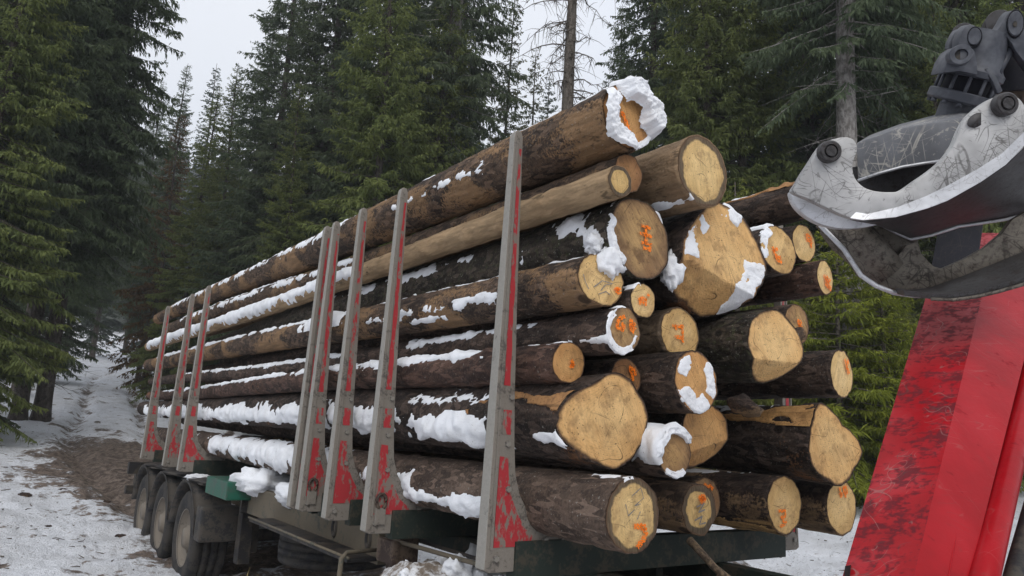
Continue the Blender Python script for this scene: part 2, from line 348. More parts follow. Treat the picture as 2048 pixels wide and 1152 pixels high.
def build_ground():
    az = np.radians(np.concatenate([np.linspace(-12, 80, 520), np.linspace(81, 347, 130)]))
    rr = np.concatenate([[.0], np.exp(np.linspace(math.log(1.5), math.log(420), 430))])
    R, A = np.meshgrid(rr, az, indexing='ij'); x = R * np.sin(A); y = R * np.cos(A)
    z = ground_h(x, y); n = len(az); m = len(rr)
    d = road_d(x, y); P = np.stack([x, y, 0 * x], -1)
    # mud: churned strip on the road, broad patch just behind the trailer
    n1 = fbm(P * .9, 21, 4); n2 = fbm(P * 4.5, 22, 4)
    strip = np.exp(-((d) / 1.5) ** 2) * sstep(13, 16, y) * (1 - .55 * sstep(22, 27, y))
    patch = np.exp(-(((x - 3.1) / 1.9) ** 2 + ((y - 18) / 5.5) ** 2)) * 1.75
    ruts = .85 * np.maximum(np.exp(-((d - .95) / .35) ** 2), np.exp(-((d + .95) / .35) ** 2)) * sstep(15, 20, y) * .8
    under = np.exp(-(((x - 3.3) / 1.6) ** 4 + ((y - 7.5) / 5.5) ** 4)) * .9
    mud = np.clip(np.maximum.reduce([strip * .75, patch, ruts, under]) + (n1 - .5) * .8 + (n2 - .5) * .9 - .28, 0, 1)
    wood = sstep(3.5, 9, np.abs(d)) * sstep(20, 26, R) * .25
    spots = sstep(.66, .76, fbm(P * np.array([.9, 1.6, 1]), 31, 4)) * .9 * sstep(.40, .6, n2) * sstep(6, 8, y)
    mud = np.clip(np.maximum(mud, spots) + wood * (n2 > .5), 0, 1)
    i = np.arange(m - 1)[:, None] * n; j = np.arange(n)[None]
    q = np.stack([i + j, i + (j + 1) % n, i + n + (j + 1) % n, i + n + j], -1).reshape(-1, 4)[:, ::-1]
    t = NT('snowy_ground'); v = t.coord(); md = t.attr('mud')
    n_ = t.noise(v, 9, 8, .65); f = t.noise(v, 45, 6, .65); sp = t.noise(v, 28, 3, .6); big = t.noise(v, 1.3, 5)
    snow = t.mix(t.rng(big, .35, .7), (.80, .82, .87), (.68, .69, .72))
    deb = t.math('MULTIPLY', t.rng(sp, .60, .66), t.rng(t.noise(v, 2.2, 5, .65), .44, .58))
    snow = t.mix(t.math('MULTIPLY', deb, .8), snow, (.12, .095, .075))
    mudc = t.mix(t.rng(n_, .35, .68), (.06, .043, .034), (.25, .195, .16))
    mm = t.rng(t.math('ADD', t.math('MULTIPLY', md, .9), t.math('MULTIPLY', t.math('SUBTRACT', t.math('ADD', t.math('MULTIPLY', n_, .7), t.math('MULTIPLY', t.noise(v, 3.2, 3, .65), .5)), .6), 1.9)), .22, .50)
    c = t.mix(mm, snow, mudc)
    g = t.done(c, t.rng(mm, 0, 1, .7, .42), t.math('ADD', t.math('MULTIPLY', n_, 1.0), t.math('MULTIPLY', f, .6)), 1.0, .07)
    o = obj('ground', npmesh('ground', np.stack([x, y, z], -1), [q], g, True, {'mud': mud.ravel()}))
    tag(o, kind='structure')
build_ground()

# ---------------------------------------------------------------- forest
def mat_leaf(name, dark, light):
    t = NT(name); a = t.attr('tint'); oi = t.n('ShaderNodeObjectInfo')
    c = t.mix(a, dark, light)
    c = t.mix(t.math('MULTIPLY', oi.outputs['Random'], .45), c, t.mix(.5, c, (.055, .045, .018)))
    t.done(c, .65); t.b.inputs['Specular IOR Level'].default_value = .15
    tl = t.n('ShaderNodeBsdfTranslucent'); t.l(c, tl.inputs['Color']); ms = t.n('ShaderNodeMixShader'); ms.inputs[0].default_value = .38
    t.l(t.b.outputs[0], ms.inputs[1]); t.l(tl.outputs[0], ms.inputs[2]); t.l(ms.outputs[0], t.out.inputs[0])
    return t.m
M_NEEDLE = mat_leaf('spruce_needles', (.066, .098, .064), (.155, .195, .10))
M_NEEDLE_FRESH = mat_leaf('bright_spruce_needles', (.11, .15, .025), (.34, .36, .045))
M_NEEDLE_BROWN = mat_leaf('dying_spruce_needles', (.085, .055, .025), (.20, .12, .05))
def mat_trunk(name, a, b):
    t = NT(name); v = t.coord((1, 1, .35)); n = t.noise(v, 14, 6, .65); k = t.noise(t.coord(), 5, 4)
    f = t.rng(t.vor(t.coord((1, 1, .6)), 22), .1, .6)
    c = t.mix(t.rng(n, .35, .65), a, b); c = t.mix(t.math('MULTIPLY', t.rng(k, .58, .68), .6), c, tuple(q * .45 for q in a))
    return t.done(c, .9, t.math('ADD', n, t.math('MULTIPLY', f, .6)), .8, .03)
M_TRUNK = mat_trunk('grey_spruce_bark', (.13, .118, .108), (.27, .255, .24))
M_TRUNK_D = mat_trunk('dark_spruce_bark', (.045, .036, .03), (.10, .085, .072))
M_TWIG = mat_trunk('dead_twig_bark', (.075, .062, .05), (.15, .13, .11))

def spruce_mesh(name, H, rb, z0, step, per, seed, leafmat, trunkmat, base_r, droop=.35, lush=1.0, blade=.05, dead=0, gap=0.0):
    """returns (trunk mesh, crown mesh); crown = blades of needles spread along drooping boughs"""
    rs = np.random.default_rng(seed)
    zs = np.arange(z0, H * .985, step); B = []
    for z in zs:
        k = max(3, int(rs.poisson(per)));
        for a in rs.uniform(0, 2 * PI) + np.arange(k) * 2 * PI / k + rs.normal(0, .25, k):
            u = (z - z0) / (H - z0)
            if gap and rs.random() < gap: continue
            Lb = rb * ((1 - u) ** .75) * (.55 + .45 * min(1, u * 6 + .3)) * rs.uniform(.55, 1.15) + .12
            B.append((z + rs.normal(0, step * .3), a, Lb, u))
    B = np.array(B); nb = len(B); z, a, Lb, u = B.T
    e1 = .38 * u - .18 - droop * .35 * (1 - u) + rs.normal(0, .08, nb); e2 = -droop * (1 - u) * .9 + rs.normal(0, .08, nb); e3 = .38 * droop + .18 * rs.random(nb)
    tw = rs.normal(0, .25, nb); lean = np.array([rs.normal(0, .01), rs.normal(0, .01)])
    def pos(i, s):
        r = Lb[i] * s; az = a[i] + tw[i] * s * .6
        return np.stack([np.sin(az) * r + lean[0] * z[i], np.cos(az) * r + lean[1] * z[i], z[i] + Lb[i] * (e1[i] * s + e2[i] * s * s + e3[i] * s ** 3)], -1)
    # side branchlets
    cnt = np.maximum(6, (Lb / .045 * lush).astype(int)); I = np.repeat(np.arange(nb), cnt)
    s = rs.uniform(.12, 1.0, len(I)) ** .85; side = np.where(rs.random(len(I)) < .5, -1.0, 1.0)
    p = pos(I, s); q = pos(I, np.minimum(s + .03, 1.05)); t = q - p; t /= np.linalg.norm(t, axis=1)[:, None] + 1e-9
    sd = np.stack([t[:, 1], -t[:, 0], 0 * t[:, 0]], -1); sd /= np.linalg.norm(sd, axis=1)[:, None] + 1e-9
    ln = np.clip((.10 + .30 * Lb[I] * (1 - s) ** .8 * (.3 + s)) * rs.uniform(.5, 1.3, len(I)), .07, .55)
    ang = rs.uniform(.5, 1.15, len(I)); d = t * np.cos(ang)[:, None] + sd * (side * np.sin(ang))[:, None]
    d[:, 2] += -.25 * droop - rs.uniform(0, .5, len(I)) * droop * 1.5
    d /= np.linalg.norm(d, axis=1)[:, None]
    # hanging twigs from the branchlets
    kk = np.repeat(np.arange(len(I)), np.maximum(1, (ln / .085 * lush).astype(int)))
    f = rs.uniform(.1, 1, len(kk)); p2 = p[kk] + d[kk] * (ln[kk] * f)[:, None]
    d2 = d[kk] * .55 + rs.normal(0, .45, (len(kk), 3)); d2[:, 2] -= droop * 1.3 + .1; d2 /= np.linalg.norm(d2, axis=1)[:, None]
    ln2 = np.clip(ln[kk] * rs.uniform(.25, .75, len(kk)), .05, .26)
    PP = np.concatenate([p, p2]); DD = np.concatenate([d, d2]); LL = np.concatenate([ln, ln2]); BI = np.concatenate([I, I[kk]])
    m = len(PP); nrm = rs.normal(0, .55, (m, 3)); nrm[:, 2] += .6; w = np.cross(DD, nrm); w /= np.linalg.norm(w, axis=1)[:, None] + 1e-9
    wd = blade * rs.uniform(.6, 1.3, m) * np.concatenate([np.full(len(p), .8), np.full(len(p2), 1.0)]); sag = LL * .12
    tip = PP + DD * LL[:, None]; tip[:, 2] -= sag; mid = PP + DD * (LL * .45)[:, None]
    V = np.stack([PP, mid + w * (wd * .5)[:, None], tip, mid - w * (wd * .5)[:, None]], 1).reshape(-1, 3)
    Q = np.arange(m * 4).reshape(-1, 4)
    bt = rs.uniform(0, 1, nb); tint = np.clip(.25 * bt[BI] + .35 * rs.random(m) + .35 * np.concatenate([s, s[kk]]) ** 2, 0, 1)
    crown = npmesh(name + '_crown', V, [Q], leafmat, False, {'tint': np.repeat(tint, 4)})
    # trunk and boughs
    parts = []; n = 14; tz = np.concatenate([[-.6, 0, .25, .7], np.linspace(1.4, H, n)])
    tr = base_r * np.clip(1 - tz / H, 0, 1) ** .8 + .012; tr[0] *= 1.35; tr[1] *= 1.25; tr[2] *= 1.1
    parts.append(tube_arrays(np.stack([lean[0] * tz + .03 * np.sin(tz * .6), lean[1] * tz + .03 * np.cos(tz * .5), tz], -1), tr, 10))
    for i in range(nb):
        if Lb[i] < .4: continue
        ss = np.array([0, .35, .7, .95]); parts.append(tube_arrays(pos(np.full(4, i), ss), np.array([.022, .015, .009, .003]) * (.5 + Lb[i] * .3), 3, False))
    for i in range(dead):
        zz = rs.uniform(1.0, z0 + .5); aa = rs.uniform(0, 2 * PI); L = rs.uniform(.4, 1.9); s4 = np.linspace(0, 1, 5)
        c = np.stack([np.sin(aa + .4 * s4) * L * s4, np.cos(aa + .4 * s4) * L * s4, zz + L * (-.1 * s4 - .35 * s4 ** 2 + .2 * s4 ** 3)], -1)
        parts.append(tube_arrays(c, np.linspace(.014, .003, 5), 3, False))
        for _ in range(5):
            k = rs.integers(1, 4); e = c[k] + rs.normal(0, .18, 3) * L * np.array([1, 1, .7]); parts.append(tube_arrays(np.array([c[k], e]), np.array([.006, .002]), 3, False))
    V, P = merge(parts)
    return npmesh(name + '_trunk', V, P, trunkmat), crown

KIND = {
 'tall': spruce_mesh('tall', 25, 3.0, 1.2, .30, 7, 1, M_NEEDLE, M_TRUNK_D, .19, .45, 1.15, .052),
 'tallb': spruce_mesh('tallb', 27, 2.8, 5.2, .31, 7, 2, M_NEEDLE, M_TRUNK_D, .21, .60, 1.25, .052, 30),
 'light': spruce_mesh('light', 22, 2.9, 1.0, .30, 7, 3, mat_leaf('light_spruce_needles', (.105, .145, .055), (.235, .265, .08)), M_TRUNK_D, .17, .45, 1.2, .05),
 'high': spruce_mesh('high', 27, 2.6, 9.5, .36, 5.5, 4, M_NEEDLE, M_TRUNK, .28, .55, 1.1, .052, 60, .12),
 'far': spruce_mesh('far', 24, 2.7, 1.0, .40, 7, 5, mat_leaf('far_spruce_needles', (.09, .115, .098), (.165, .20, .15)), M_TRUNK_D, .14, .35, .6, .13),
 'thin': spruce_mesh('thin', 21, 1.9, 2.0, .33, 6, 6, mat_leaf('sparse_spruce_needles', (.095, .105, .060), (.20, .20, .105)), M_TRUNK_D, .12, .6, 1.0, .065, 12, .12),
 'brown': spruce_mesh('brown', 15, 2.2, 1.0, .34, 6.5, 7, M_NEEDLE_BROWN, M_TRUNK_D, .12, .45, .8, .075),
 'young': spruce_mesh('young', 4.4, 1.5, .35, .16, 6, 8, M_NEEDLE_FRESH, M_TWIG, .05, .25, 1.9, .024),
 'bush': spruce_mesh('bush', 7.0, 1.9, .5, .21, 6.5, 9, mat_leaf('mid_spruce_needles', (.12, .155, .045), (.30, .315, .07)), M_TWIG, .08, .34, 1.6, .03),
}
def dead_spruce():
    rs = np.random.default_rng(77); H = 22; parts = []
    tz = np.linspace(-.6, H, 24); parts.append(tube_arrays(np.stack([.05 * np.sin(tz * .5), .05 * np.cos(tz * .4), tz], -1), .26 * (1 - np.clip(tz, 0, H) / H) ** .7 + .015, 10))
    for z in np.arange(3, H, .15):
        a = rs.uniform(0, 2 * PI); L = rs.uniform(.9, 2.6) * (1 - .5 * z / H); s = np.linspace(0, 1, 7)
        c = np.stack([np.sin(a + .3 * s) * L * s, np.cos(a + .3 * s) * L * s, z + L * (.05 * s - .55 * s ** 2 + .12 * s ** 3)], -1); c[1:] += rs.normal(0, .03, (6, 3))
        parts.append(tube_arrays(c, np.linspace(.028, .005, 7), 4, False))
        for _ in range(16):
            k = rs.integers(1, 7); d = rs.normal(0, .22, 3); d[2] -= .14
            m = c[k] + d * .6; parts.append(tube_arrays(np.array([c[k], m, m + d * .5 + np.array([0, 0, -.08])]), np.array([.011, .007, .003]), 3, False))
    V, P = merge(parts); return npmesh('dead_spruce', V, P, M_TWIG)
def polar(az, r): return r * math.sin(math.radians(az)), r * math.cos(math.radians(az))
def tree(name, kind, az, r, label, s=1.0, group='spruces of the forest edge', rot=None, sxy=1.0, z=None):
    x, y = polar(az, r); zz = float(ground_h(np.array([x]), np.array([y]), False)[0]) if z is None else z
    t = thing(name, label, 'tree', group, (x, y, zz)); t.rotation_euler.z = (az * 7.13 + r * 3.1) if rot is None else rot
    t.scale = (s * sxy, s * sxy, s)
    k = KIND[kind]; obj('trunk', k[0], t); obj('crown', k[1], t); return t
FOREST = [
 # kind, azimuth, range, scale, label
 ('tall', -2.6, 23, 1.05, 'dark spruce at the left picture edge with low sweeping boughs'),
 ('tallb', 0.4, 26, 1.0, 'dark spruce with bare lower trunk beside the snowy road, far left'),
 ('light', -1.2, 21, .8, 'olive green spruce leaning its boughs in at the left edge'),
 ('tallb', 2.5, 27.2, 1.0, 'tall spruce whose trunk stands at the left edge of the snowy track'),
 ('tallb', 3.6, 27.5, 1.1, 'tall dark spruce whose long boughs jut into the sky gap'),
 ('tallb', 2.2, 36, 1.0, 'dark spruce behind the trunks left of the track'),
 ('brown', 9.4, 44, 1.05, 'rusty brown dying spruce at the end of the track'),
 ('tallb', 8.9, 52, .8, 'shorter spruce closing the end of the track'),
 ('light', 11.0, 38, .72, 'green spruce low in the sky gap above the far end of the load'),
 ('far', 11.2, 56, .98, 'slender pointed spruce standing alone in the sky gap'),
 ('far', 12.7, 62, 1.05, 'pointed grey green spruce right of the lone one in the sky gap'),
 ('far', 9.0, 72, .92, 'small distant spruce at the bottom of the sky gap'),
 ('far', 6.0, 78, .9, 'distant spruce above the brown dying one'),
 ('light', 13.2, 36, .75, 'mid green spruce just above the farthest stakes'),
 ('tall', 16.2, 33, 1.1, 'broad dark spruce right of the sky gap'),
 ('tallb', 19.5, 30, 1.1, 'tall dark spruce above the rear third of the load'),
 ('light', 18.0, 25, .55, 'low bright green spruce crown above the rear of the load'),
 ('tall', 23.0, 27, 1.15, 'massive dark spruce above the paired middle stakes'),
 ('light', 24.6, 22, .92, 'olive green spruce with hanging twigs in front of the dark ones'),
 ('tall', 27.0, 30, 1.15, 'dark spruce behind the olive green one'),
 ('light', 28.0, 23.5, .8, 'yellowish green spruce left of the pale bare trunk'),
 ('high', 29.4, 24.5, 1.1, 'spruce with pale flaky bare trunk above the second stake'),
 ('tallb', 30.4, 36, .95, 'dark narrow spruce left of the centre sky gap'),
 ('thin', 33.7, 33, 1.0, 'thin sparse spruce in the centre sky gap'),
 ('thin', 36.3, 36, .95, 'straggly olive spruce left of the dead trunk'),
 ('far', 37.4, 47, .95, 'distant dark spruce behind the dead trunk'),
 ('far', 40.3, 52, .98, 'distant spruce right of the dead trunk'),
 ('far', 32.8, 55, .85, 'distant spruce deep in the centre gap'),
 ('tallb', 43.6, 34, .78, 'lower spruce just left of the snow capped log end'),
 ('tall', 46.0, 26, 1.05, 'dark spruce with sky showing through, behind the topmost log end'),
 ('tallb', 48.2, 31, 1.1, 'dark spruce behind the big sawn log ends'),
 ('light', 50.3, 20, .95, 'light green spruce above the second highest log'),
 ('light', 53.3, 21, 1.0, 'fresh green spruce between the load and the grapple'),
 ('tall', 55.0, 28, 1.1, 'dark spruce behind the fresh green one by the grapple'),
 ('bush', 52.6, 17, 1.0, 'bushy young spruce right behind the load, above its right edge'),
 ('high', 60.4, 18.5, 1.05, 'spruce with a thick pale grey trunk left of the grapple'),
 ('tallb', 58.0, 25, 1.1, 'dark spruce left behind the thick grey trunk'),
 ('light', 62.8, 24, 1.05, 'spruce right behind the thick grey trunk'),
 ('high', 64.2, 22.5, .95, 'spruce with a thinner grey trunk above the grapple frame'),
 ('tall', 66.4, 26, 1.1, 'dark spruce behind the grapple rotator'),
 ('light', 68.6, 22, 1.1, 'light green spruce at the upper right corner'),
 ('tallb', 71.5, 25, 1.1, 'dark spruce at the right picture edge'),
 ('bush', 57.6, 19, .85, 'green young spruce between the log ends and the red crane arm'),
 ('bush', 61.9, 18.5, .8, 'young spruce close to the red crane arm'),
 ('light', 65.5, 20, .6, 'small spruce behind the red crane arm'),
 ('tall', 14.6, 46, 1.0, 'spruce in the second row beside the sky gap'),
 ('tall', 21.2, 42, 1.1, 'spruce in the second row above the middle of the load'),
 ('tallb', 25.6, 44, 1.1, 'spruce in the second row behind the olive green one'),
 ('tall', 28.2, 42, 1.0, 'spruce in the second row behind the pale trunk'),
 ('tall', 50.6, 40, 1.1, 'spruce in the second row above the sawn ends'),
 ('tall', 56.8, 42, 1.15, 'spruce in the second row right of the load'),
 ('tallb', 61.5, 40, 1.1, 'spruce in the second row behind the thick grey trunk'),
 ('tall', 66.0, 42, 1.1, 'spruce in the second row behind the grapple'),
 ('tall', 70.5, 41, 1.1, 'spruce in the second row at the right edge'),
 ('tallb', 4.4, 58, 1.0, 'spruce closing the far end of the track on its left'),
 ('tallb', 6.0, 70, 1.0, 'spruce standing where the track bends out of sight'),
 ('tallb', 7.9, 84, 1.1, 'far spruce filling the bend of the track'),
 ('tallb', 3.6, 68, 1.0, 'far spruce deep in the wood left of the track'),
 ('tall', 0.0, 44, 1.1, 'spruce in the second row at the left edge'),
 ('tall', 3.4, 47, 1.0, 'spruce in the second row left of the track'),
]
for k, az, r, s, lab in FOREST: tree('spruce_tree', k, az, r, lab, s)
tree('young_spruce', 'young', 59.4, 17, 'small lush yellow green spruce right beside the sawn log ends', 1.35, 'young spruces', .4)
tree('young_spruce', 'young', 62.3, 17.5, 'small yellow green spruce half hidden by the red crane arm', 1.2, 'young spruces', 2.2)
_x, _y = polar(39.0, 20.5)
tag(obj('dead_spruce', dead_spruce(), loc=(_x, _y, float(ground_base(_x, _y)))), 'dead bare spruce trunk with drooping leafless branches against the sky', 'tree')
def far_wood():
    """wooded far hillside, one mass"""
    rs = np.random.default_rng(5); n = 5200; az = np.radians(rs.uniform(-8, 82, n)); r = 100 + 235 * rs.random(n) ** .7; x, y = r * np.sin(az), r * np.cos(az); z = ground_base(x, y) - .5
    H = rs.uniform(11, 19, n); W = H * rs.uniform(.11, .16, n); k, lv = 7, 6; l = np.arange(lv)[None]
    z1 = z[:, None] + H[:, None] * (.08 + .92 * l / lv); z2 = np.minimum((z + H)[:, None], z1 + H[:, None] * .24); w = W[:, None] * (1 - l / lv) ** .9 * rs.uniform(.8, 1.2, (n, lv))
    an = np.arange(k) * 2 * PI / k + rs.uniform(0, 1, (n, lv, 1)); rr = w[..., None] * rs.uniform(.55, 1.25, (n, lv, k)); X, Y_ = x[:, None, None], y[:, None, None]
    ring = np.stack([X + rr * np.cos(an), Y_ + rr * np.sin(an), z1[..., None] + rs.normal(0, .3, (n, lv, k))], -1); top = np.stack([np.broadcast_to(X[..., 0], z2.shape), np.broadcast_to(Y_[..., 0], z2.shape), z2], -1)[:, :, None]
    Vs = np.concatenate([ring, top], 2).reshape(-1, 3); o_ = np.arange(n * lv)[:, None] * (k + 1); j = np.arange(k)[None]
    Qs = [np.stack([o_ + j, o_ + (j + 1) % k, o_ + k + 0 * j], -1).reshape(-1, 3)]; ti = [np.repeat(rs.random(n * lv), k + 1)]; Vs = [Vs]
    o = obj('far_wood', npmesh('far_wood', np.concatenate(Vs), [np.concatenate(Qs)], mat_leaf('far_hill_trees', (.05, .06, .055), (.10, .11, .095)), False, {'tint': np.concatenate(ti)}))
    tag(o, 'grey green conifer wood covering the far snowy hillside', 'forest', kind='stuff')
far_wood()
# ---------------------------------------------------------------- the timber load
def ang_interp(th, table):
    table = sorted(table); d = np.array([p[0] for p in table], float); v = np.array([p[1] for p in table], float)
    d = np.concatenate([d - 360, d, d + 360]); v = np.tile(v, 3); return np.interp(np.degrees(th) % 360, d, v)
class Log:
    NT_ = 60
    def __init__(s, near, R0, far, R1, seed, bark, cut, label, outline=None, hfun=None, bend=.03, knob=.035, flare=.7, tilt=(0, 0), grain=.009):
        s.near = Vector(near); s.far = Vector(far); ax = s.far - s.near; s.L = ax.length; s.R0, s.R1, s.seed = R0, R1, seed
        s.outline, s.hf, s.bend, s.knob, s.flare, s.tilt = outline, hfun, bend, knob, flare, tilt; s.grain = grain; rk = np.random.default_rng(seed); s.knots = [(rk.uniform(.2, 9), rk.uniform(0, 2 * PI), rk.uniform(.02, .05), rk.uniform(.006, .022)) for _ in range(16)]
        s.root = thing('log', label, 'log', 'logs stacked on the trailer', near)
        y = ax.normalized(); x = y.cross(Vector((0, 0, 1))).normalized(); z = x.cross(y)
        s.root.rotation_euler = Matrix((x, y, z)).transposed().to_euler()
        s.body(bark); s.face(cut)
    def h(s, x, z):
        r = s.tilt[0] * x + s.tilt[1] * z
        return r + (s.hf(x, z) if s.hf else 0 * x)
    def radius(s, y, th):
        R = s.R0 + (s.R1 - s.R0) * np.clip(y / s.L, 0, 1)
        P = np.stack([np.cos(th) * 1.3, y * 1.1, np.sin(th) * 1.3], -1)
        k = 1 + s.knob * 2 * (fbm(P * 1.2 + s.seed * 7.7, s.seed, 3) - .5)
        k = k + s.grain * 2 * (fbm(np.stack([np.cos(th) * R * 24, y * 13, np.sin(th) * R * 24], -1), s.seed + 3, 3) - .5) / R
        for ky, ka, kr, kh in s.knots: k = k + kh / R * np.exp(-(((y - ky) / kr) ** 2 + ((((th - ka + PI) % (2 * PI)) - PI) * R / kr) ** 2))
        if s.outline: k = k * (1 + (ang_interp(th, s.outline) - 1) * np.exp(-np.clip(y, 0, None) / s.flare))
        return R * k
    def centre(s, y):
        q = np.clip(y / s.L, 0, 1); e = np.sin(q * PI)
        return s.bend * e * np.sin(q * 5 + s.seed), s.bend * e * np.cos(q * 4 + s.seed * 2)
    def surf(s, y, th, off=0.0):
        """point on the bark at distance y from the cut, lifted by off"""
        r = s.radius(y, th); cx, cz = s.centre(y); e = s.radius(0 * y, th)
        hh = s.h(e * np.cos(th), e * np.sin(th)); r = r + off
        return np.stack([cx + r * np.cos(th), y + hh * np.clip(1 - y / 1.2, 0, 1), cz + r * np.sin(th)], -1)
    def body(s, bark):
        n = s.NT_; ys = np.concatenate([np.linspace(0, 2.4, 86), 2.4 + (s.L - 2.4) * np.linspace(0, 1, 96)[1:]])
        th = np.arange(n) * 2 * PI / n; Y, T = np.meshgrid(ys, th, indexing='ij'); V = s.surf(Y, T).reshape(-1, 3)
        inner = s.rim(.965); V = np.concatenate([inner, V]); m = len(ys) + 1
        i = np.arange(m - 1)[:, None] * n; j = np.arange(n)[None]
        q = np.stack([i + j, i + n + j, i + n + (j + 1) % n, i + (j + 1) % n], -1).reshape(-1, 4)
        s.bark = obj('bark', npmesh('bark', V, [q, ((m - 1) * n + np.arange(n))[None]], bark), s.root)
    def rim(s, f):
        th = np.arange(s.NT_) * 2 * PI / s.NT_; r = s.radius(0 * th, th) * f; x, z = r * np.cos(th), r * np.sin(th)
        return np.stack([x, s.h(x, z) + .004, z], -1)
    def face(s, cut):
        n = 72; nr = 28; th = np.arange(n) * 2 * PI / n; r = s.radius(0 * th, th)
        f = np.linspace(0, .972, nr); X = f[:, None] * (r * np.cos(th))[None]; Z = f[:, None] * (r * np.sin(th))[None]
        Yv = s.h(X, Z) + (fbm(np.stack([X * 14, Z * 14, 0 * X + s.seed], -1), s.seed, 3) - .5) * .014 * sstep(1, .8, f)[:, None]
        i = np.arange(nr - 1)[:, None] * n; j = np.arange(n)[None]
        q = np.stack([i + j, i + n + j, i + n + (j + 1) % n, i + (j + 1) % n], -1).reshape(-1, 4)[:, ::-1]
        rn = np.repeat(f / .972, n)
        s.cut = obj('cut_face', npmesh('cut_face', np.stack([X, Yv, Z], -1), [q], CUT[cut], True, {'rn': rn}), s.root)
        if s.hf: shade_auto(s.cut, 14)
    def snow(s, y0, y1, a0, a1, thick, cover=.5, seed=0, fy=3.0, fr=6.0, drip=0.0, res=.022):
        """snow crust on the bark between the angles a0..a1 (90 = top, 180 = left side)"""
        ny = int((y1 - y0) / res) + 2; nt = int(max(14, math.radians(a1 - a0) * s.R0 / .016)) + 2
        Y, A = np.meshgrid(np.linspace(y0, y1, ny), np.linspace(0, 1, nt), indexing='ij')
        T = np.radians(a0 + (a1 - a0) * A); R = s.R0 + (s.R1 - s.R0) * Y / s.L
        P = np.stack([np.cos(T) * R * fr, Y * fy * 1.6, np.sin(T) * R * fr], -1)
        nz = fbm(P, s.seed + 50 + seed, 5); fine = fbm(P * np.array([3.5, 4.5, 3.5]), s.seed + 70 + seed, 3)
        env = np.minimum(sstep(0, .45, A), sstep(1, .55, A)) * np.minimum(1 if y0 <= 0 else sstep(y0, y0 + .35, Y), sstep(y1, y1 - .35, Y))
        e = env * .9 + (nz - .5) * 2.3 + (fine - .5) * 1.1 - (.86 - cover * .6)
        t = np.where(e > 0, thick * np.minimum(1.15, np.clip(e, 0, 2) ** .8 * 1.1) * (.6 + .7 * fine) * .85, -.012)
        if y0 <= 0:                                       # close the crust's front edge
            Y = np.concatenate([Y[:1], Y]); T = np.concatenate([T[:1], T]); t = np.concatenate([0 * t[:1] - .012, t]); e = np.concatenate([e[:1], e])
        V = s.surf(Y, T, t)
        if drip: V[..., 2] -= drip * np.clip(e, 0, .5)
        s._grid('snow', V, e > 0)
    def _grid(s, name, V, keep, mat=None):
        ny, nt = V.shape[:2]; idx = np.arange(ny * nt).reshape(ny, nt)
        q = np.stack([idx[:-1, :-1], idx[1:, :-1], idx[1:, 1:], idx[:-1, 1:]], -1).reshape(-1, 4)
        k = keep.ravel()[q].any(1); q = q[k]
        if not len(q): return
        used, inv = np.unique(q, return_inverse=True)
        obj(name, npmesh(name, V.reshape(-1, 3)[used], [inv.reshape(-1, 4)], mat or M_SNOW), s.root)['kind'] = 'stuff'
    def face_snow(s, a0, a1, r0, r1, thick, cover=.5, seed=0, freq=9):
        nr, nt = 34, 110; F, A = np.meshgrid(np.linspace(r0, r1, nr), np.linspace(0, 1, nt), indexing='ij'); T = np.radians(a0 + (a1 - a0) * A)
        r = s.radius(0 * T, T) * F; X, Z = r * np.cos(T), r * np.sin(T)
        nz = fbm(np.stack([X * freq, Z * freq, 0 * X], -1), s.seed + 90 + seed, 4); fine = fbm(np.stack([X * 60, Z * 60, 0 * X], -1), s.seed + seed, 3)
        w = sstep(r0, r0 + .25 * (r1 - r0), F) * (sstep(r1, r1 - .12 * (r1 - r0), F) * .6 + .4)
        env = np.minimum(sstep(0, .15, A), sstep(1, .85, A)) * w
        e = env * .85 + (nz - .5) * 2.0 + (fine - .5) * .3 - (.80 - cover * .6)
        t = np.where(e > 0, thick * np.minimum(1.1, np.clip(e, 0, 2) ** .75 * 1.1) * (.9 + .2 * fine), -.01)
        s._grid('snow', np.stack([X, s.h(X, Z) - t, Z], -1), e > 0)
    def scar(s, y0, y1, a0, a1, mat, seed=0):
        """strip torn free of bark"""
        Y, A = np.meshgrid(np.linspace(y0, y1, 70), np.linspace(0, 1, 26), indexing='ij'); T = np.radians(a0 + (a1 - a0) * A)
        q = (Y - y0) / (y1 - y0); e = 1.05 - q - np.abs(A - .5) * 1.7 + (fbm(np.stack([np.cos(T) * 5, Y * 5, np.sin(T) * 5], -1), s.seed + seed, 5) - .5) * 2.6 - .15
        s._grid('bark_scar', s.surf(Y, T, np.where(e > 0, .006, -.01)), e > 0, mat)
    def clump(s, x, y, z, r, seed=0, sq=(1, 1, 1)):
        V, P = lump_arrays(r, 300 + s.seed + seed, sq); obj('snow', npmesh('snow', V + np.array([x, y, z]), P, M_SNOW), s.root)
    def mark(s, strokes, w=.011, mat=None, name='paint_mark', up=.003):
        parts = []; rs = np.random.default_rng(s.seed + 5); R = float(np.mean(s.radius(np.zeros(36), np.arange(36) * PI / 18)))
        for st in strokes:
            p = np.array(st, float) * R * np.array([1.12, 1.0]); k = 7; w_ = w; q = []
            for a, b in zip(p[:-1], p[1:]):
                for u in np.linspace(0, 1, k, endpoint=False): q.append(a + (b - a) * u)
            q.append(p[-1]); q = np.array(q) + rs.normal(0, .05 * w, (len(q), 2)); d = np.gradient(q, axis=0); d /= np.linalg.norm(d, axis=1)[:, None] + 1e-9
            nrm = np.stack([-d[:, 1], d[:, 0]], -1); ww = .92 * w * rs.uniform(.6, 1.4, len(q))[:, None]
            l, r = q + nrm * ww, q - nrm * ww; al = np.concatenate([l, r]); y = s.h(al[:, 0], al[:, 1]) - up - .006
            m = len(q); i = np.arange(m - 1); parts.append((np.stack([al[:, 0], y, al[:, 1]], -1), [np.stack([i, i + 1, m + i + 1, m + i], -1)]))
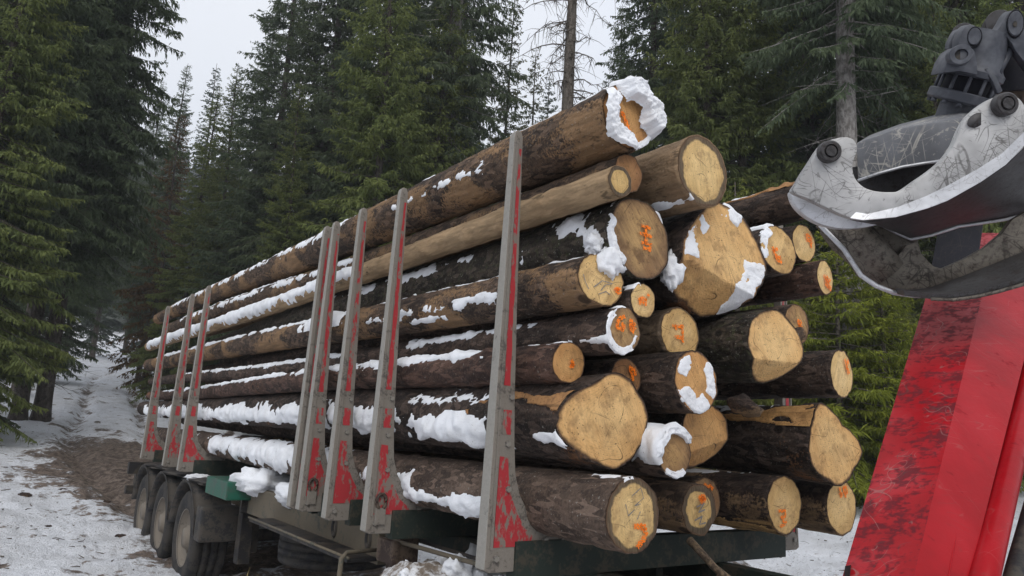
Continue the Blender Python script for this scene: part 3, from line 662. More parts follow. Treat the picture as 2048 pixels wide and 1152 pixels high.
        V, P = merge(parts); obj(name, npmesh(name, V, P, mat or M_ORANGE, False), s.root)
    def stub(s, y, a, L, r, cutmat, bark):
        """stump of a sawn-off branch"""
        th = math.radians(a); p = s.surf(np.array([y]), np.array([th]))[0]; d = np.array([math.cos(th) * .7, -.35, math.sin(th) * .7])
        V, P = tube_arrays(np.array([p - d * .04, p + d * L * .5, p + d * L]), np.array([r * 1.3, r, r * .95]), 10); obj('branch_stub', npmesh('branch_stub', V, P, bark), s.root)
def lump_arrays(r, seed, sq=(1, 1, 1), nu=22, nv=30):
    u = np.linspace(0, PI, nu)[:, None]; v = np.arange(nv)[None] * 2 * PI / nv
    D = np.stack([np.sin(u) * np.cos(v), np.sin(u) * np.sin(v), np.cos(u) + 0 * v], -1)
    k = .45 + 1.1 * fbm(D * 2.2 + seed * 3.1, seed, 4) + .5 * (fbm(D * 7 + seed, seed + 2, 3) - .5)
    V = (D * (r * k)[..., None] * np.array(sq)).reshape(-1, 3); i = np.arange(nu - 1)[:, None] * nv; j = np.arange(nv)[None]
    return V, [np.stack([i + j, i + nv + j, i + nv + (j + 1) % nv, i + (j + 1) % nv], -1).reshape(-1, 4)]

BK = {
 'brown': mat_bark((.026, .018, .014), (.115, .074, .048), .50, (.29, .175, .09), 0, .3, 1.2),
 'brown2': mat_bark((.030, .021, .016), (.11, .072, .047), .45, (.24, .15, .08)),
 'peeled': mat_bark((.09, .058, .036), (.22, .145, .085), .95, (.39, .27, .155)),
 'peeled2': mat_bark((.06, .04, .026), (.17, .11, .065), .82, (.31, .21, .125)),
 'dark': mat_bark((.020, .014, .012), (.095, .064, .048), .22, (.16, .095, .058), 0, .35, 1.2),
 'moss': mat_bark((.018, .015, .012), (.066, .051, .038), 0, (0, 0, 0), .8, .5, 1.5),
 'black': mat_bark((.015, .011, .009), (.070, .048, .037), .22, (.20, .095, .042), 0, .3, 1.4),
 'red': mat_bark((.026, .015, .012), (.10, .056, .040), .25, (.20, .095, .05), 0, .4),
 'grey': mat_bark((.045, .031, .024), (.135, .094, .070), .20, (.19, .13, .09), 0, .5, .8),
 'tan': mat_bark((.075, .052, .036), (.17, .125, .085), .35, (.27, .19, .115), 0, .2, .5),
 'half': mat_bark((.020, .014, .012), (.075, .050, .038), .42, (.26, .17, .095)),
}
def hinge(a, b, k):          # felling cut: the wood below the line z = a + b x falls back at slope k
    return lambda x, z: k * np.clip((a + b * x) - z, 0, None)
def side(a, b, k):           # the wood left of the line x = a + b z falls back at slope k
    return lambda x, z: k * np.clip((a + b * z) - x, 0, None)
LG = {}
LG['A'] = Log((2.43, 2.52, 3.43), .172, (2.52, 14.8, 3.56), .10, 11, BK['brown'], 'orange', 'topmost big log with a thick cap of snow round its sawn end', bend=.05, knob=.05)
LG['B'] = Log((2.91, 2.45, 3.25), .192, (3.05, 13.5, 3.3), .11, 12, BK['peeled2'], 'rim', 'large bare brown log with a dark rimmed round end, right of the topmost log', bend=.03)
LG['C'] = Log((2.33, 2.46, 3.05), .078, (2.40, 14.6, 3.02), .080, 13, BK['peeled'], 'widerim', 'slim light peeled log under the topmost one, snow covered towards the rear', bend=.03, knob=.02)
LG['C2'] = Log((2.48, 2.56, 3.155), .098, (2.47, 13.5, 3.25), .09, 14, BK['brown2'], 'brown', 'brown log squeezed between the topmost log and the slim peeled one', bend=.02)
LG['D'] = Log((2.60, 2.60, 2.85), .212, (2.72, 13.2, 2.80), .12, 15, BK['moss'], 'dirty', 'thick mossy black log with dirty angular end marked in orange and clumps of snow', outline=[(0, 1.05), (40, 1.08), (80, 1.0), (130, .98), (180, 1.0), (230, .93), (290, 1.02), (330, 1.1)], tilt=(.05, .06))
LG['E'] = Log((3.25, 2.57, 2.85), .300, (3.45, 13.2, 2.80), .16, 16, BK['black'], 'fresh', 'thickest log, huge orange cut face with felling notch and melting snow', outline=[(0, 1.12), (35, 1.0), (70, 1.05), (100, 1.12), (140, 1.0), (175, 1.12), (205, 1.18), (240, .95), (270, 1.02), (300, 1.0), (330, .92)], hfun=hinge(-.125, -.26, 1.15), tilt=(-.05, .05))
LG['F'] = Log((3.98, 2.40, 3.36), .120, (4.12, 13.0, 3.30), .09, 17, mat_bark((.022, .015, .012), (.075, .048, .034), .28, (.34, .16, .065)), 'pale', 'dark log lying highest at the right, its end hidden behind the grapple')
LG['G'] = Log((3.70, 2.55, 2.99), .150, (3.8, 13.1, 2.9), .09, 18, BK['dark'], 'pale', 'pale oval end with snowy left edge, right of the thickest log', tilt=(-.1, .1))
LG['H'] = Log((3.96, 2.55, 3.08), .120, (4.05, 13, 3.0), .08, 19, BK['dark'], 'pale', 'small pale oval end with orange mark, topmost of the right hand cluster')
LG['I'] = Log((4.01, 2.45, 2.86), .105, (4.1, 13.2, 2.75), .07, 20, BK['red'], 'pale', 'slim dark reddish log ending at the right with a wide orange scrawl', tilt=(.15, 0))
LG['J'] = Log((3.51, 2.45, 2.40), .200, (3.6, 13.1, 2.42), .12, 21, BK['moss'], 'fresh', 'black barked log with smooth bulging fresh face and a flat under cut', outline=[(0, 1.1), (45, 1.0), (90, .98), (135, 1.0), (180, 1.05), (225, 1.0), (270, 1.05), (315, 1.0)], hfun=hinge(-.09, .02, 1.0), tilt=(-.12, .08))
LG['K'] = Log((3.79, 2.50, 2.55), .118, (3.95, 13, 2.5), .08, 22, BK['dark'], 'dirty', 'pale end half hidden behind the bulging fresh face')
LG['L'] = Log((4.16, 2.45, 2.30), .143, (4.2, 13.2, 2.2), .09, 23, BK['dark'], 'pale', 'brown log at the right edge of the load above the split wedge log', tilt=(.1, 0))
LG['M'] = Log((2.37, 2.62, 2.60), .130, (2.42, 14.4, 2.68), .105, 24, BK['brown'], 'pale', 'patchy brown log with pale sloping end just under the snowy mossy one', bend=.035, knob=.05, tilt=(-.18, .2))
LG['N'] = Log((2.59, 2.55, 2.52), .085, (2.66, 13, 2.5), .07, 25, BK['dark'], 'pale', 'smallest round end with an orange M, between two larger ends')
LG['O'] = Log((2.47, 2.56, 2.36), .113, (2.42, 14.0, 2.38), .062, 26, BK['dark'], 'dirty', 'dark log whose end has a ring of snow and two orange signs')
LG['P'] = Log((3.07, 2.74, 2.43), .145, (3.2, 13.2, 2.42), .09, 27, BK['tan'], 'pale', 'clean yellow oval end on a smooth tan log, upper middle', tilt=(-.05, .05))
LG['Q'] = Log((2.32, 2.78, 2.20), .102, (2.40, 13.8, 2.14), .072, 28, BK['red'], 'orange', 'dark log with small orange end right of the nearest stake, snow along its top', bend=.03)
LG['R'] = Log((2.68, 2.75, 2.15), .105, (2.75, 13, 2.2), .07, 29, BK['dark'], 'brown', 'brown end mostly hidden behind the big two faced butt')
LG['S'] = Log((2.95, 2.52, 2.15), .160, (3.05, 13.2, 2.1), .10, 30, BK['dark'], 'orange', 'rough splintered orange end spattered with snow in the middle', knob=.08, tilt=(0, .08))
LG['T'] = Log((2.45, 2.60, 1.93), .205, (2.40, 14.2, 1.93), .115, 31, BK['black'], 'fresh', 'big dark butt log with two faced yellow cut, second from the bottom', outline=[(0, 1.05), (40, 1.0), (85, 1.1), (130, .98), (180, .98), (230, .95), (275, 1.1), (320, 1.0)], hfun=side(-.085, -.1, 1.3), tilt=(-.12, -.06), bend=.02)
LG['U'] = Log((2.76, 2.49, 1.79), .112, (2.82, 13, 1.78), .08, 32, BK['dark'], 'dirty', 'log end wearing a thick hood of snow, low in the middle')
LG['V'] = Log((3.18, 2.66, 1.89), .178, (3.25, 13.1, 1.85), .11, 33, BK['black'], 'orange', 'orange wedge cut end behind the snow hooded log', outline=[(0, 1.1), (30, 1.15), (60, 1.0), (120, 1.05), (180, 1.05), (240, .95), (300, .95), (340, 1.1)], hfun=hinge(-.06, .25, .8))
LG['W'] = Log((4.05, 2.45, 1.89), .215, (3.95, 13.2, 1.85), .12, 34, BK['black'], 'fresh', 'black log with a pointed wedge shaped yellow face at the lower right', outline=[(351, 1.15), (20, .82), (53, .62), (85, .8), (117, 1.18), (140, .98), (169, .92), (217, 1.06), (250, 1.0), (284, 1.15), (320, 1.0)], tilt=(-.15, 0), flare=.35, knob=.02)
LG['X'] = Log((4.28, 2.55, 1.52), .160, (4.25, 13.1, 1.47), .10, 35, BK['half'], 'pale', 'rightmost log of the bottom row with an orange sign near its top')
LG['Y'] = Log((3.85, 2.64, 1.53), .163, (3.8, 13.1, 1.47), .10, 36, BK['half'], 'pale', 'bottom row log with an orange 2, second from the right')
LG['Z'] = Log((3.15, 2.67, 1.51), .133, (3.1, 13.1, 1.46), .09, 37, BK['brown2'], 'widerim', 'bottom row log with orange blot and dark rimmed end, beside the orange 7')
LG['AA'] = Log((3.41, 2.85, 1.53), .132, (3.45, 13.1, 1.46), .09, 38, BK['brown2'], 'dirty', 'bottom row end peeping out behind the one with the orange blot')
LG['BB'] = Log((2.445, 2.445, 1.52), .165, (2.47, 13.4, 1.52), .115, 39, BK['grey'], 'rim', 'smooth grey brown log lowest at the left with an orange 7', bend=.015, knob=.02)

# snow on the logs (angles: 90 top, 180 left flank)
g = LG
g['A'].snow(.0, 9, 72, 118, .022, .62, 0, 2.5, 14); g['A'].snow(.9, 2.6, 165, 205, .018, .16, 1, 4, 9); g['A'].snow(3, 11, 110, 190, .014, .10, 2, 5, 9)
g['A'].face_snow(-25, 125, .42, 1.08, .085, .98, 0, 5); g['A'].face_snow(120, 292, .48, 1.04, .055, .98, 1, 6); g['A'].snow(-.02, .28, 35, 120, .05, .85, 3, 3, 5)
g['A'].face_snow(285, 350, .8, 1.0, .02, .6, 2)
g['B'].snow(.0, .7, 225, 262, .012, .35, 0); g['C'].snow(2.9, 12.0, 70, 240, .030, 1.2, 0, 2.6, 5, .012); g['C'].snow(2.6, 3.4, 150, 200, .02, .3, 1)
g['C2'].snow(2.8, 10, 120, 200, .02, .30, 0); g['C2'].snow(4.5, 10, 80, 130, .02, .5, 1)
g['D'].snow(.02, .75, 115, 196, .035, .62, 0, 4, 6); g['D'].clump(-.17, .03, -.16, .075, 1, (1, .9, 1.1)); g['D'].clump(-.2, .10, -.05, .06, 2); g['D'].face_snow(150, 235, .82, 1.05, .03, .6, 1)
g['D'].snow(1.0, 4.0, 130, 180, .02, .22, 4); g['D'].snow(0, .5, 20, 60, .012, .6, 6)
g['E'].face_snow(-75, 10, .35, .97, .014, .58, 0, 12); g['E'].face_snow(120, 190, .62, .95, .009, .42, 1, 14); g['E'].clump(-.33, .10, -.1, .075, 3, (.8, .8, 1.3)); g['E'].face_snow(60, 100, .7, 1.0, .015, .5, 5); g['E'].snow(0, 1.2, 40, 95, .025, .6, 2)
g['F'].snow(.2, 1.4, 80, 140, .02, .42, 0); g['G'].face_snow(105, 215, .58, 1.02, .014, .72, 0, 14); g['G'].snow(0, .5, 80, 150, .02, .5, 1)
g['M'].snow(2.7, 11, 100, 158, .028, .72, 0, 2.2, 6); g['M'].snow(2.85, 3.9, 95, 185, .05, .85, 1, 2, 4, .03); g['M'].snow(.5, 3, 160, 215, .014, .12, 2, 5, 10); g['M'].snow(0, 2.6, 85, 110, .012, .42, 3)
g['M'].snow(1.0, 2.0, 200, 240, .02, .4, 5)
g['N'].snow(0, .3, 85, 150, .015, .8, 0); g['O'].face_snow(100, 350, .66, 1.03, .010, .74, 0, 14); g['O'].snow(0, .35, 60, 130, .02, .8, 1); g['O'].snow(.4, 2.2, 110, 175, .03, .42, 2, 4); g['O'].snow(2.8, 9, 105, 170, .02, .45, 3)
g['O'].snow(.0, .5, 190, 230, .012, .35, 6)
g['Q'].snow(.5, 3.0, 92, 165, .024, .78, 0, 4, 12); g['Q'].snow(2.6, 10, 95, 160, .024, .50, 1); g['Q'].snow(0, .6, 85, 120, .008, .5, 3)
g['S'].face_snow(190, 320, .25, .98, .013, .50, 0, 22); g['S'].face_snow(-40, 60, .4, .95, .012, .42, 1, 20); g['S'].face_snow(100, 170, .4, .9, .012, .35, 2, 12); g['S'].snow(0, .25, 200, 250, .025, .7, 3)
g['T'].snow(.55, 1.75, 172, 236, .055, 1.0, 0, 1.8, 4, .03); g['T'].snow(1.7, 3.2, 150, 232, .05, .92, 1, 2, 4, .03); g['T'].snow(3.0, 11, 150, 238, .04, 1.0, 2, 2.4, 5, .03); g['T'].snow(.0, .45, 195, 225, .016, .5, 3); g['T'].snow(.5, 1.9, 130, 175, .012, .30, 4, 8, 16)
g['U'].snow(-.01, .55, 35, 205, .045, 1.0, 0, 2, 3); g['U'].face_snow(20, 200, .80, 1.18, .03, .95, 0); g['U'].face_snow(230, 320, .7, 1.0, .02, .8, 1)
g['BB'].snow(.75, 2.1, 182, 232, .034, .75, 0, 3, 7, .02); g['BB'].snow(1.6, 2.6, 150, 220, .03, .62, 1, 4, 7); g['BB'].snow(2.9, 7.0, 95, 235, .036, .92, 2, 2.6, 4, .02); g['BB'].snow(0, .35, 80, 125, .010, .55, 3); g['BB'].snow(7.5, 8.0, 120, 190, .02, .5, 5)
g['Z'].snow(0, .15, 60, 110, .006, .3, 0); g['Y'].snow(.1, 1.2, 70, 130, .010, .38, 0); g['W'].snow(.1, 1.0, 70, 150, .012, .25, 0)
g['L'].snow(.2, .9, 90, 150, .010, .45, 0)

g['W'].scar(.0, .75, 122, 156, CUT['orange']); g['T'].scar(.0, 1.0, 138, 172, CUT['brown']); g['T'].scar(.9, 1.3, 170, 200, CUT['brown'], 4); g['Y'].scar(.0, .9, 215, 275, CUT['dirty']); g['F'].scar(.1, 1.3, 100, 135, CUT['brown'])
# orange spray marks and grey crayon scrawls on the sawn ends, in units of the log's radius
g['A'].mark([[(-.28, .05), (-.12, -.2)], [(-.15, -.15), (.02, -.45)], [(-.30, -.02), (-.16, -.02)]])
g['D'].mark([[(.05, .32), (.35, .32)], [(.0, .12), (.38, .12)], [(.05, -.1), (.38, -.08)], [(.2, .34), (.18, -.12)], [(.34, -.05), (.3, -.22), (.1, -.22)]], .010)
g['G'].mark([[(-.35, .05), (-.25, -.3), (-.1, -.55)], [(-.4, -.1), (-.1, .0)], [(-.25, -.3), (0, -.35)], [(-.05, -.3), (-.02, -.6)]], .011)
g['H'].mark([[(.1, .5), (.45, .4), (.5, .05)], [(.2, .2), (.5, .15)], [(.1, .5), (.15, .1)], [(.35, .45), (.45, -.15)]], .010)
g['I'].mark([[(-.25, .1), (.0, -.3), (.1, .05), (.25, -.35), (.45, .0)], [(-.1, -.35), (.2, -.55), (.55, -.45)], [(-.1, -.1), (.3, -.15)], [(.0, -.5), (.5, -.6)]], .013)
g['K'].mark([[(-.05, .1), (.2, .2), (.1, -.1), (.3, -.05)], [(0, -.15), (.1, -.35)]], .014)
g['L'].mark([[(.15, .6), (.3, .35), (.45, .6)], [(.3, .35), (.5, .05)], [(.3, .3), (.4, .0)]], .012)
g['M'].mark([[(.45, -.28), (.7, -.42)], [(.5, -.45), (.68, -.22)], [(.56, -.2), (.58, -.5)], [(.45, -.34), (.62, -.3)]], .008)
g['M'].mark([[(-.7, .1), (-.65, -.2), (-.55, -.45)], [(-.35, -.35), (.0, -.05), (.4, -.1), (.1, -.2), (-.1, -.45)], [(-.2, -.6), (.1, -.45), (.25, -.55)]], .0022, M_CRAYON, 'crayon_mark')
g['N'].mark([[(-.3, -.3), (-.35, .1), (-.1, -.15), (.1, .15), (.1, -.3)], [(.2, .4), (.35, .3)], [(-.3, .15), (.05, .12)]], .008)
g['O'].mark([[(.0, .6), (-.3, .45), (-.4, .1), (-.1, .0), (.0, .2), (-.2, .25)], [(.35, .55), (.3, .1), (.55, .4)], [(.4, .3), (.55, .1)], [(.3, .1), (.5, .0)]], .011)
g['P'].mark([[(-.4, .25), (.1, .27)], [(.05, .35), (.08, -.1)], [(-.3, -.15), (.05, -.17)], [(.05, -.1), (.07, -.35)], [(-.25, .33), (-.22, .1)]], .009)
g['Q'].mark([[(.1, .15), (.2, -.05), (.1, -.25)], [(.05, -.05), (.25, -.1)]], .011)
g['R'].mark([[(.1, .6), (.4, .5), (.5, .2)], [(.15, .5), (.35, .1), (.3, -.05)], [(.15, .35), (.3, .4)]], .010)
g['X'].mark([[(-.15, .72), (-.1, .35)], [(.25, .75), (.05, .7), (.1, .5), (.28, .55), (.22, .75)], [(.25, .6), (.15, .35)], [(-.2, .5), (.0, .45)]], .010)
g['Y'].mark([[(-.4, -.2), (-.05, -.2), (-.05, -.38), (-.3, -.42)], [(-.2, -.45), (-.1, -.65), (-.35, -.72)], [(-.1, -.6), (.02, -.55)]], .009)
g['Z'].mark([[(-.1, .5), (.3, .35)], [(.0, .3), (.25, .55)], [(.1, .6), (.12, .2)], [(-.05, .4), (.3, .45)]], .011)
g['Z'].mark([[(-.2, .1), (.2, .25), (-.1, -.1), (.25, .0)], [(-.3, -.4), (.1, -.25), (-.05, -.55), (.3, -.5)]], .004, M_CRAYON, 'crayon_mark')
g['AA'].mark([[(-.1, .75), (.1, .6), (.3, .68)], [(.25, .68), (.4, .5)]], .010)
g['BB'].mark([[(.0, -.28), (.35, -.30), (.42, -.48), (.3, -.65), (.12, -.82)], [(.2, -.28), (.38, -.42)]], .013)
g['BB'].mark([[(-.1, .5), (.2, .72), (.3, .45), (.0, .25), (.2, .3)], [(-.3, .3), (-.2, .0), (.0, .15)], [(.1, -.1), (.2, .1)]], .0022, M_CRAYON, 'crayon_mark')
g['J'].stub(.06, 20, .10, .042, None, BK['brown2'])
g['B'].stub(.35, 70, .05, .012, None, BK['peeled2']); g['C'].stub(1.5, 115, .03, .010, None, BK['brown2'])

def bark_piece(name, label, loc, size, rot, seed):
    V, P = lump_arrays(1, seed, size, 8, 10); o = obj(name, npmesh(name, V, P, BK['half'], False), loc=loc); o.rotation_euler = rot
    tag(o, label, 'bark', 'loose bark')
bark_piece('bark_piece', 'loose slab of orange brown bark wedged above the wedge cut end', (3.36, 2.55, 2.06), (.10, .10, .045), (.2, .3, .4), 61)
def stick(name, label, pts, r, mat, cat='branch'):
    o = tube(name, pts, r, mat); tag(o, label, cat); return o
# ---------------------------------------------------------------- the trailer
TR = thing('timber_trailer', 'muddy timber semitrailer with red and grey stakes and three axles, loaded with logs', 'trailer', loc=(3.3, 7.5, 0))
TR_O = Vector((3.3, 7.5, 0))
def sub(o, parent, loc): o.parent = parent; o.location = Vector(loc); return o
def trailer_child(o): o.location = o.location - TR_O; o.parent = TR; return o
XL, XR, ZB = 2.06, 4.56, 1.28
PROF = [(.0, -.07), (.06, 2.12), (.066, 2.15), (.08, 2.165), (.105, 2.16), (.116, 2.13), (.124, 1.3), (.136, .75), (.146, .52), (.160, .37), (.190, .275), (.24, .20), (.31, .15), (.40, .125), (.49, .118), (.525, .09), (.528, .04), (.50, .0), (.31, -.02), (.265, -.05), (.22, -.085), (.03, -.085)]
SY = lambda z: -(.082 - .034 * max(0, z) / 2.16)
def stake_mesh(sx):
    bm = bmesh.new(); a = [(sx * x, SY(z), z) for x, z in PROF]; b = [(sx * x, 0, z) for x, z in PROF]
    if sx < 0: a, b = a[::-1], b[::-1]
    add_hull8(bm, a, b); me = bm_mesh('stake', bm, M_STAKE, bevel=.006); me.materials.append(M_DUSTY)
    for p in me.polygons:
        if p.normal.x * sx < -.75: p.material_index = 1
    return me
def flat_plate(name, pts, y, th, mat, sx=1):
    bm = bmesh.new(); a = [(sx * x, SY(z) - y, z) for x, z in pts]; b = [(sx * x, SY(z) - y + th, z) for x, z in pts]
    if sx < 0: a, b = a[::-1], b[::-1]
    add_hull8(bm, a, b); return bm_mesh(name, bm, mat)
LN = lambda z: .06 * z / 2.16
def ragged(l, r, z0, z1, n, seed):
    rs = random.Random(seed); L_, R_ = [], []
    for i in range(n + 1):
        z = z0 + (z1 - z0) * i / n; L_.append((l(z) + rs.uniform(-.003, .003), z)); R_.append((r(z) + rs.uniform(-.003, .003), z))
    return L_ + R_[::-1]
PAINT = [ragged(lambda z: LN(z) + .050 - .008 * z, lambda z: LN(z) + .098 - .024 * z, .80, 2.06, 20, 1),
         ragged(lambda z: LN(z) + .050, lambda z: LN(z) + .100, .56, .68, 3, 2),
         [(.045, .03), (.29, .03), (.285, .07), (.22, .12), (.175, .19), (.135, .27), (.116, .36), (.108, .45), (.06, .455), (.05, .2)]]
BOLTS = [(.11, .745), (.10, .515), (.115, .30), (.06, -.02), (.20, -.02), (.355, .055), (.30, .035), (.47, .06)]
bm = bmesh.new(); bmesh.ops.create_cone(bm, cap_ends=True, segments=6, radius1=.017, radius2=.015, depth=.018, matrix=Matrix.Rotation(PI / 2, 4, 'X'))
BOLT_ME = bm_mesh('bolt', bm, M_BOLT)
STAKE_Y = [3.107, 4.42, 5.063, 5.574, 5.769, 9.601, 10.457, 11.996]
RIDGE = [(.024, .02), (LN(2.1) + .012, 2.10), (LN(2.1) + .024, 2.10), (.038, .02)]
for sx, X in ((1, XL), (-1, XR)):
    sm = stake_mesh(sx); pm = [flat_plate('paint_stripe', p, .0025, .006, M_REDSTAKE, sx) for p in PAINT]; rm = flat_plate('weld_ridge', RIDGE, .008, .02, M_STAKE, sx)
    for k, Y in enumerate(STAKE_Y):
        s = obj('stake', sm, TR, Vector((X, Y, ZB)) - TR_O)
        for p in pm: obj('paint_stripe', p, s)
        obj('weld_ridge', rm, s)
        for bx, bz in BOLTS: obj('bolt', BOLT_ME, s, (sx * bx, SY(bz) - .006, bz))
        if k in (1, 3) and sx > 0:       # lashing eye bolted to the shoe
            V, P = tube_arrays([(.085 + .032 * math.cos(q), -.098, .11 + .045 * math.sin(q)) for q in np.linspace(-1.1, PI + 1.1, 14)], .011, 6)
            obj('lashing_eye', npmesh('lashing_eye', V, P, M_MUDDYLEG), s)
            bm = bmesh.new(); add_box(bm, (.05, -.10, -.03), (.12, -.078, .07)); obj('eye_bracket', bm_mesh('eye_bracket', bm, M_STAKE, bevel=.004), s)
for Y in STAKE_Y:
    trailer_child(box('cross_beam', (XL + .17, Y - .10, 1.16), (XR - .17, Y - .02, 1.335), M_DARKGREEN, None))
for X in (2.78, 3.74):
    bm = bmesh.new()
    for lo, hi in (((X, 5.2, 1.10), (X + .10, 13.2, 1.155)), ((X + .035, 5.2, .86), (X + .065, 13.2, 1.10)), ((X, 5.2, .81), (X + .10, 13.2, .86))): add_box(bm, lo, hi)
    trailer_child(obj('chassis_beam', bm_mesh('chassis_beam', bm, M_CHASSIS)))
    trailer_child(box('neck_beam', (X, 2.0, 1.03), (X + .10, 5.2, 1.155), M_DARKGREEN, None))
# outer side rail carrying the bunks on the camera side
trailer_child(box('side_beam', (2.36, 4.75, .93), (2.44, 7.7, 1.19), M_CHASSIS, None, .012))
trailer_child(box('side_beam', (4.18, 4.75, .93), (4.26, 7.7, 1.19), M_CHASSIS, None, .012))
for y in (4.9, 5.5): 
    o = trailer_child(lathe('slot_rim', [(0, .02), (-.012, .028), (-.012, .040), (0, .048)], M_BLACK, None, 20, 'x', (2.357, y, 1.08))); o.scale.z = 1.7
trailer_child(box('end_plate', (2.30, 7.7, .93), (2.47, 7.74, 1.21), M_BLACK, None))
trailer_child(box('marker_box', (2.12, 7.62, 1.06), (2.50, 8.42, 1.235), M_GREEN, None, .012))
trailer_child(box('front_plate', (2.5, 1.95, .96), (4.12, 2.7, 1.03), M_BLACK, None))
for x in (3.0, 3.4, 3.8): trailer_child(box('stringer', (x, 3.2, 1.05), (x + .06, 5.2, 1.14), M_DARKGREEN, None))
# wheels
TY = [(-.17, .30), (-.19, .34), (-.193, .42), (-.185, .475), (-.165, .505), (-.15, .512), (-.09, .516), (-.085, .502), (-.075, .502), (-.07, .517), (-.01, .519), (-.005, .505), (.005, .505), (.01, .519), (.07, .517), (.075, .502), (.085, .502), (.09, .516), (.15, .512), (.165, .505), (.185, .475), (.193, .42), (.19, .34), (.17, .30)]
V, P = lathe_arrays(TY, 56, 'x'); TYRE_ME = npmesh('tyre', V, P, M_RUBBER)
RM = [(-.172, .302), (-.178, .312), (-.168, .318), (-.160, .300), (-.12, .285), (-.105, .27), (-.085, .20), (-.09, .15), (-.11, .14), (-.135, .13), (-.155, .11), (-.175, .105), (-.178, .0)]
V, P = lathe_arrays(RM, 48, 'x'); RIM_ME = npmesh('rim', V, P, M_RIM)
bm = bmesh.new()
for q in range(10):
    a = q * 2 * PI / 10; bmesh.ops.create_cone(bm, cap_ends=True, segments=6, radius1=.016, radius2=.014, depth=.03, matrix=Matrix.Translation((-.10, .17 * math.cos(a), .17 * math.sin(a))) @ Matrix.Rotation(PI / 2, 4, 'Y'))
NUT_ME = bm_mesh('wheel_nuts', bm, M_RIM)
def wheel(X, Y, Z, flip):
    w = bpy.data.objects.new('wheel', None); col.objects.link(w); w.location = (X, Y, Z); trailer_child(w)
    if flip: w.rotation_euler.z = PI
    obj('tyre', TYRE_ME, w); obj('rim', RIM_ME, w); obj('wheel_nuts', NUT_ME, w); return w
AX = (9.18, 10.49, 11.75)
for Y in AX:
    wheel(2.32, Y, .50, False); wheel(4.30, Y, .50, True)
    trailer_child(tube('axle', [(2.4, Y, .50), (4.2, Y, .50)], .07, M_BLACK, None, 10))
    for X0 in (2.09, 4.13):
        prof = [(0, .60), (.40, .60), (.40, .585), (0, .585)]; prof = [(0, .615), (.02, .60), (.05, .607), (.36, .607), (.39, .60), (.40, .615), (.40, .59), (.36, .583), (.05, .583), (0, .59), (0, .615)]
        V, P = lathe_arrays(prof, 26, 'x', math.radians(8), math.radians(172)); trailer_child(obj('mudguard', npmesh('mudguard', V, P, M_FENDER), None, (X0, Y, .52)))
trailer_child(box('mudguard_apron', (2.10, 8.36, .56), (2.50, 8.60, .92), M_FENDER, None, .03))
for i, (y0, y1) in enumerate(((8.5, 9.7), (9.75, 11.0), (11.05, 12.3))):   # grit and twigs caked on the guards
    V, P = lump_arrays(1, 410 + i, (.20, .55, .035), 14, 24); trailer_child(obj('caked_mud', npmesh('caked_mud', V, P, M_FENDER), None, (2.30, (y0 + y1) / 2, 1.125)))
trailer_child(box('lamp_bracket', (2.02, 12.5, .95), (2.35, 12.62, 1.12), M_BLACK, None)); trailer_child(box('lamp_bracket', (2.02, 12.5, .66), (2.2, 12.6, .78), M_BLACK, None))
trailer_child(box('rear_beam', (2.2, 12.9, .75), (4.4, 13.05, .95), M_BLACK, None))
trailer_child(box('suspension_hanger', (2.55, 8.3, .45), (2.70, 8.5, 1.1), M_BLACK, None)); trailer_child(box('suspension_hanger', (2.40, 7.95, .40), (2.52, 8.1, 1.0), M_BLACK, None))
# spare wheel lying flat in its cradle
sw = bpy.data.objects.new('spare_wheel', None); col.objects.link(sw); sw.location = (2.93, 6.75, .74); trailer_child(sw); sw.rotation_euler = (0, PI / 2, 0); sw.scale = (.78, 1, 1)
obj('tyre', TYRE_ME, sw); obj('rim', RIM_ME, sw)
trailer_child(tube('guard_rail', [(2.14, 6.9, .99), (2.14, 4.72, .99)], .010, M_CHASSIS)); trailer_child(box('guard_shelf', (2.145, 4.75, .955), (2.36, 6.9, .98), M_BLACK, None))
for y in (5.4, 6.4): trailer_child(tube('rail_bracket', [(2.14, y, .99), (2.40, y, .96)], .012, M_BLACK))
# landing leg with crank
trailer_child(box('landing_leg', (2.36, 4.44, .25), (2.50, 4.62, 1.16), M_MUDDYLEG, None, .01)); trailer_child(box('landing_leg', (4.10, 4.44, .25), (4.24, 4.62, 1.16), M_MUDDYLEG, None, .01))
trailer_child(box('leg_edge', (2.33, 4.40, .25), (2.36, 4.46, .98), M_DUSTY, None, .004))
trailer_child(tube('leg_brace', [(2.47, 4.5, .72), (3.0, 4.3, 1.08)], .035, M_BLACK)); trailer_child(box('leg_plate', (2.30, 4.42, .98), (2.355, 4.66, 1.13), M_MUDDYLEG, None, .02))
trailer_child(tube('crank_handle', [(2.36, 4.75, 1.03), (2.14, 4.76, 1.02), (2.10, 4.74, .99), (2.07, 4.70, .70), (2.07, 4.69, .40)], [.013, .015, .018, .014, .014], M_CHASSIS))
trailer_child(tube('brake_line', [(2.5, 3.1, 1.14), (2.48, 3.8, 1.13), (2.52, 4.5, 1.12)], .012, M_BLACK)); trailer_child(tube('support_bar', [(2.36, 4.62, 1.12), (2.45, 3.2, 1.12)], .014, M_CHASSIS))
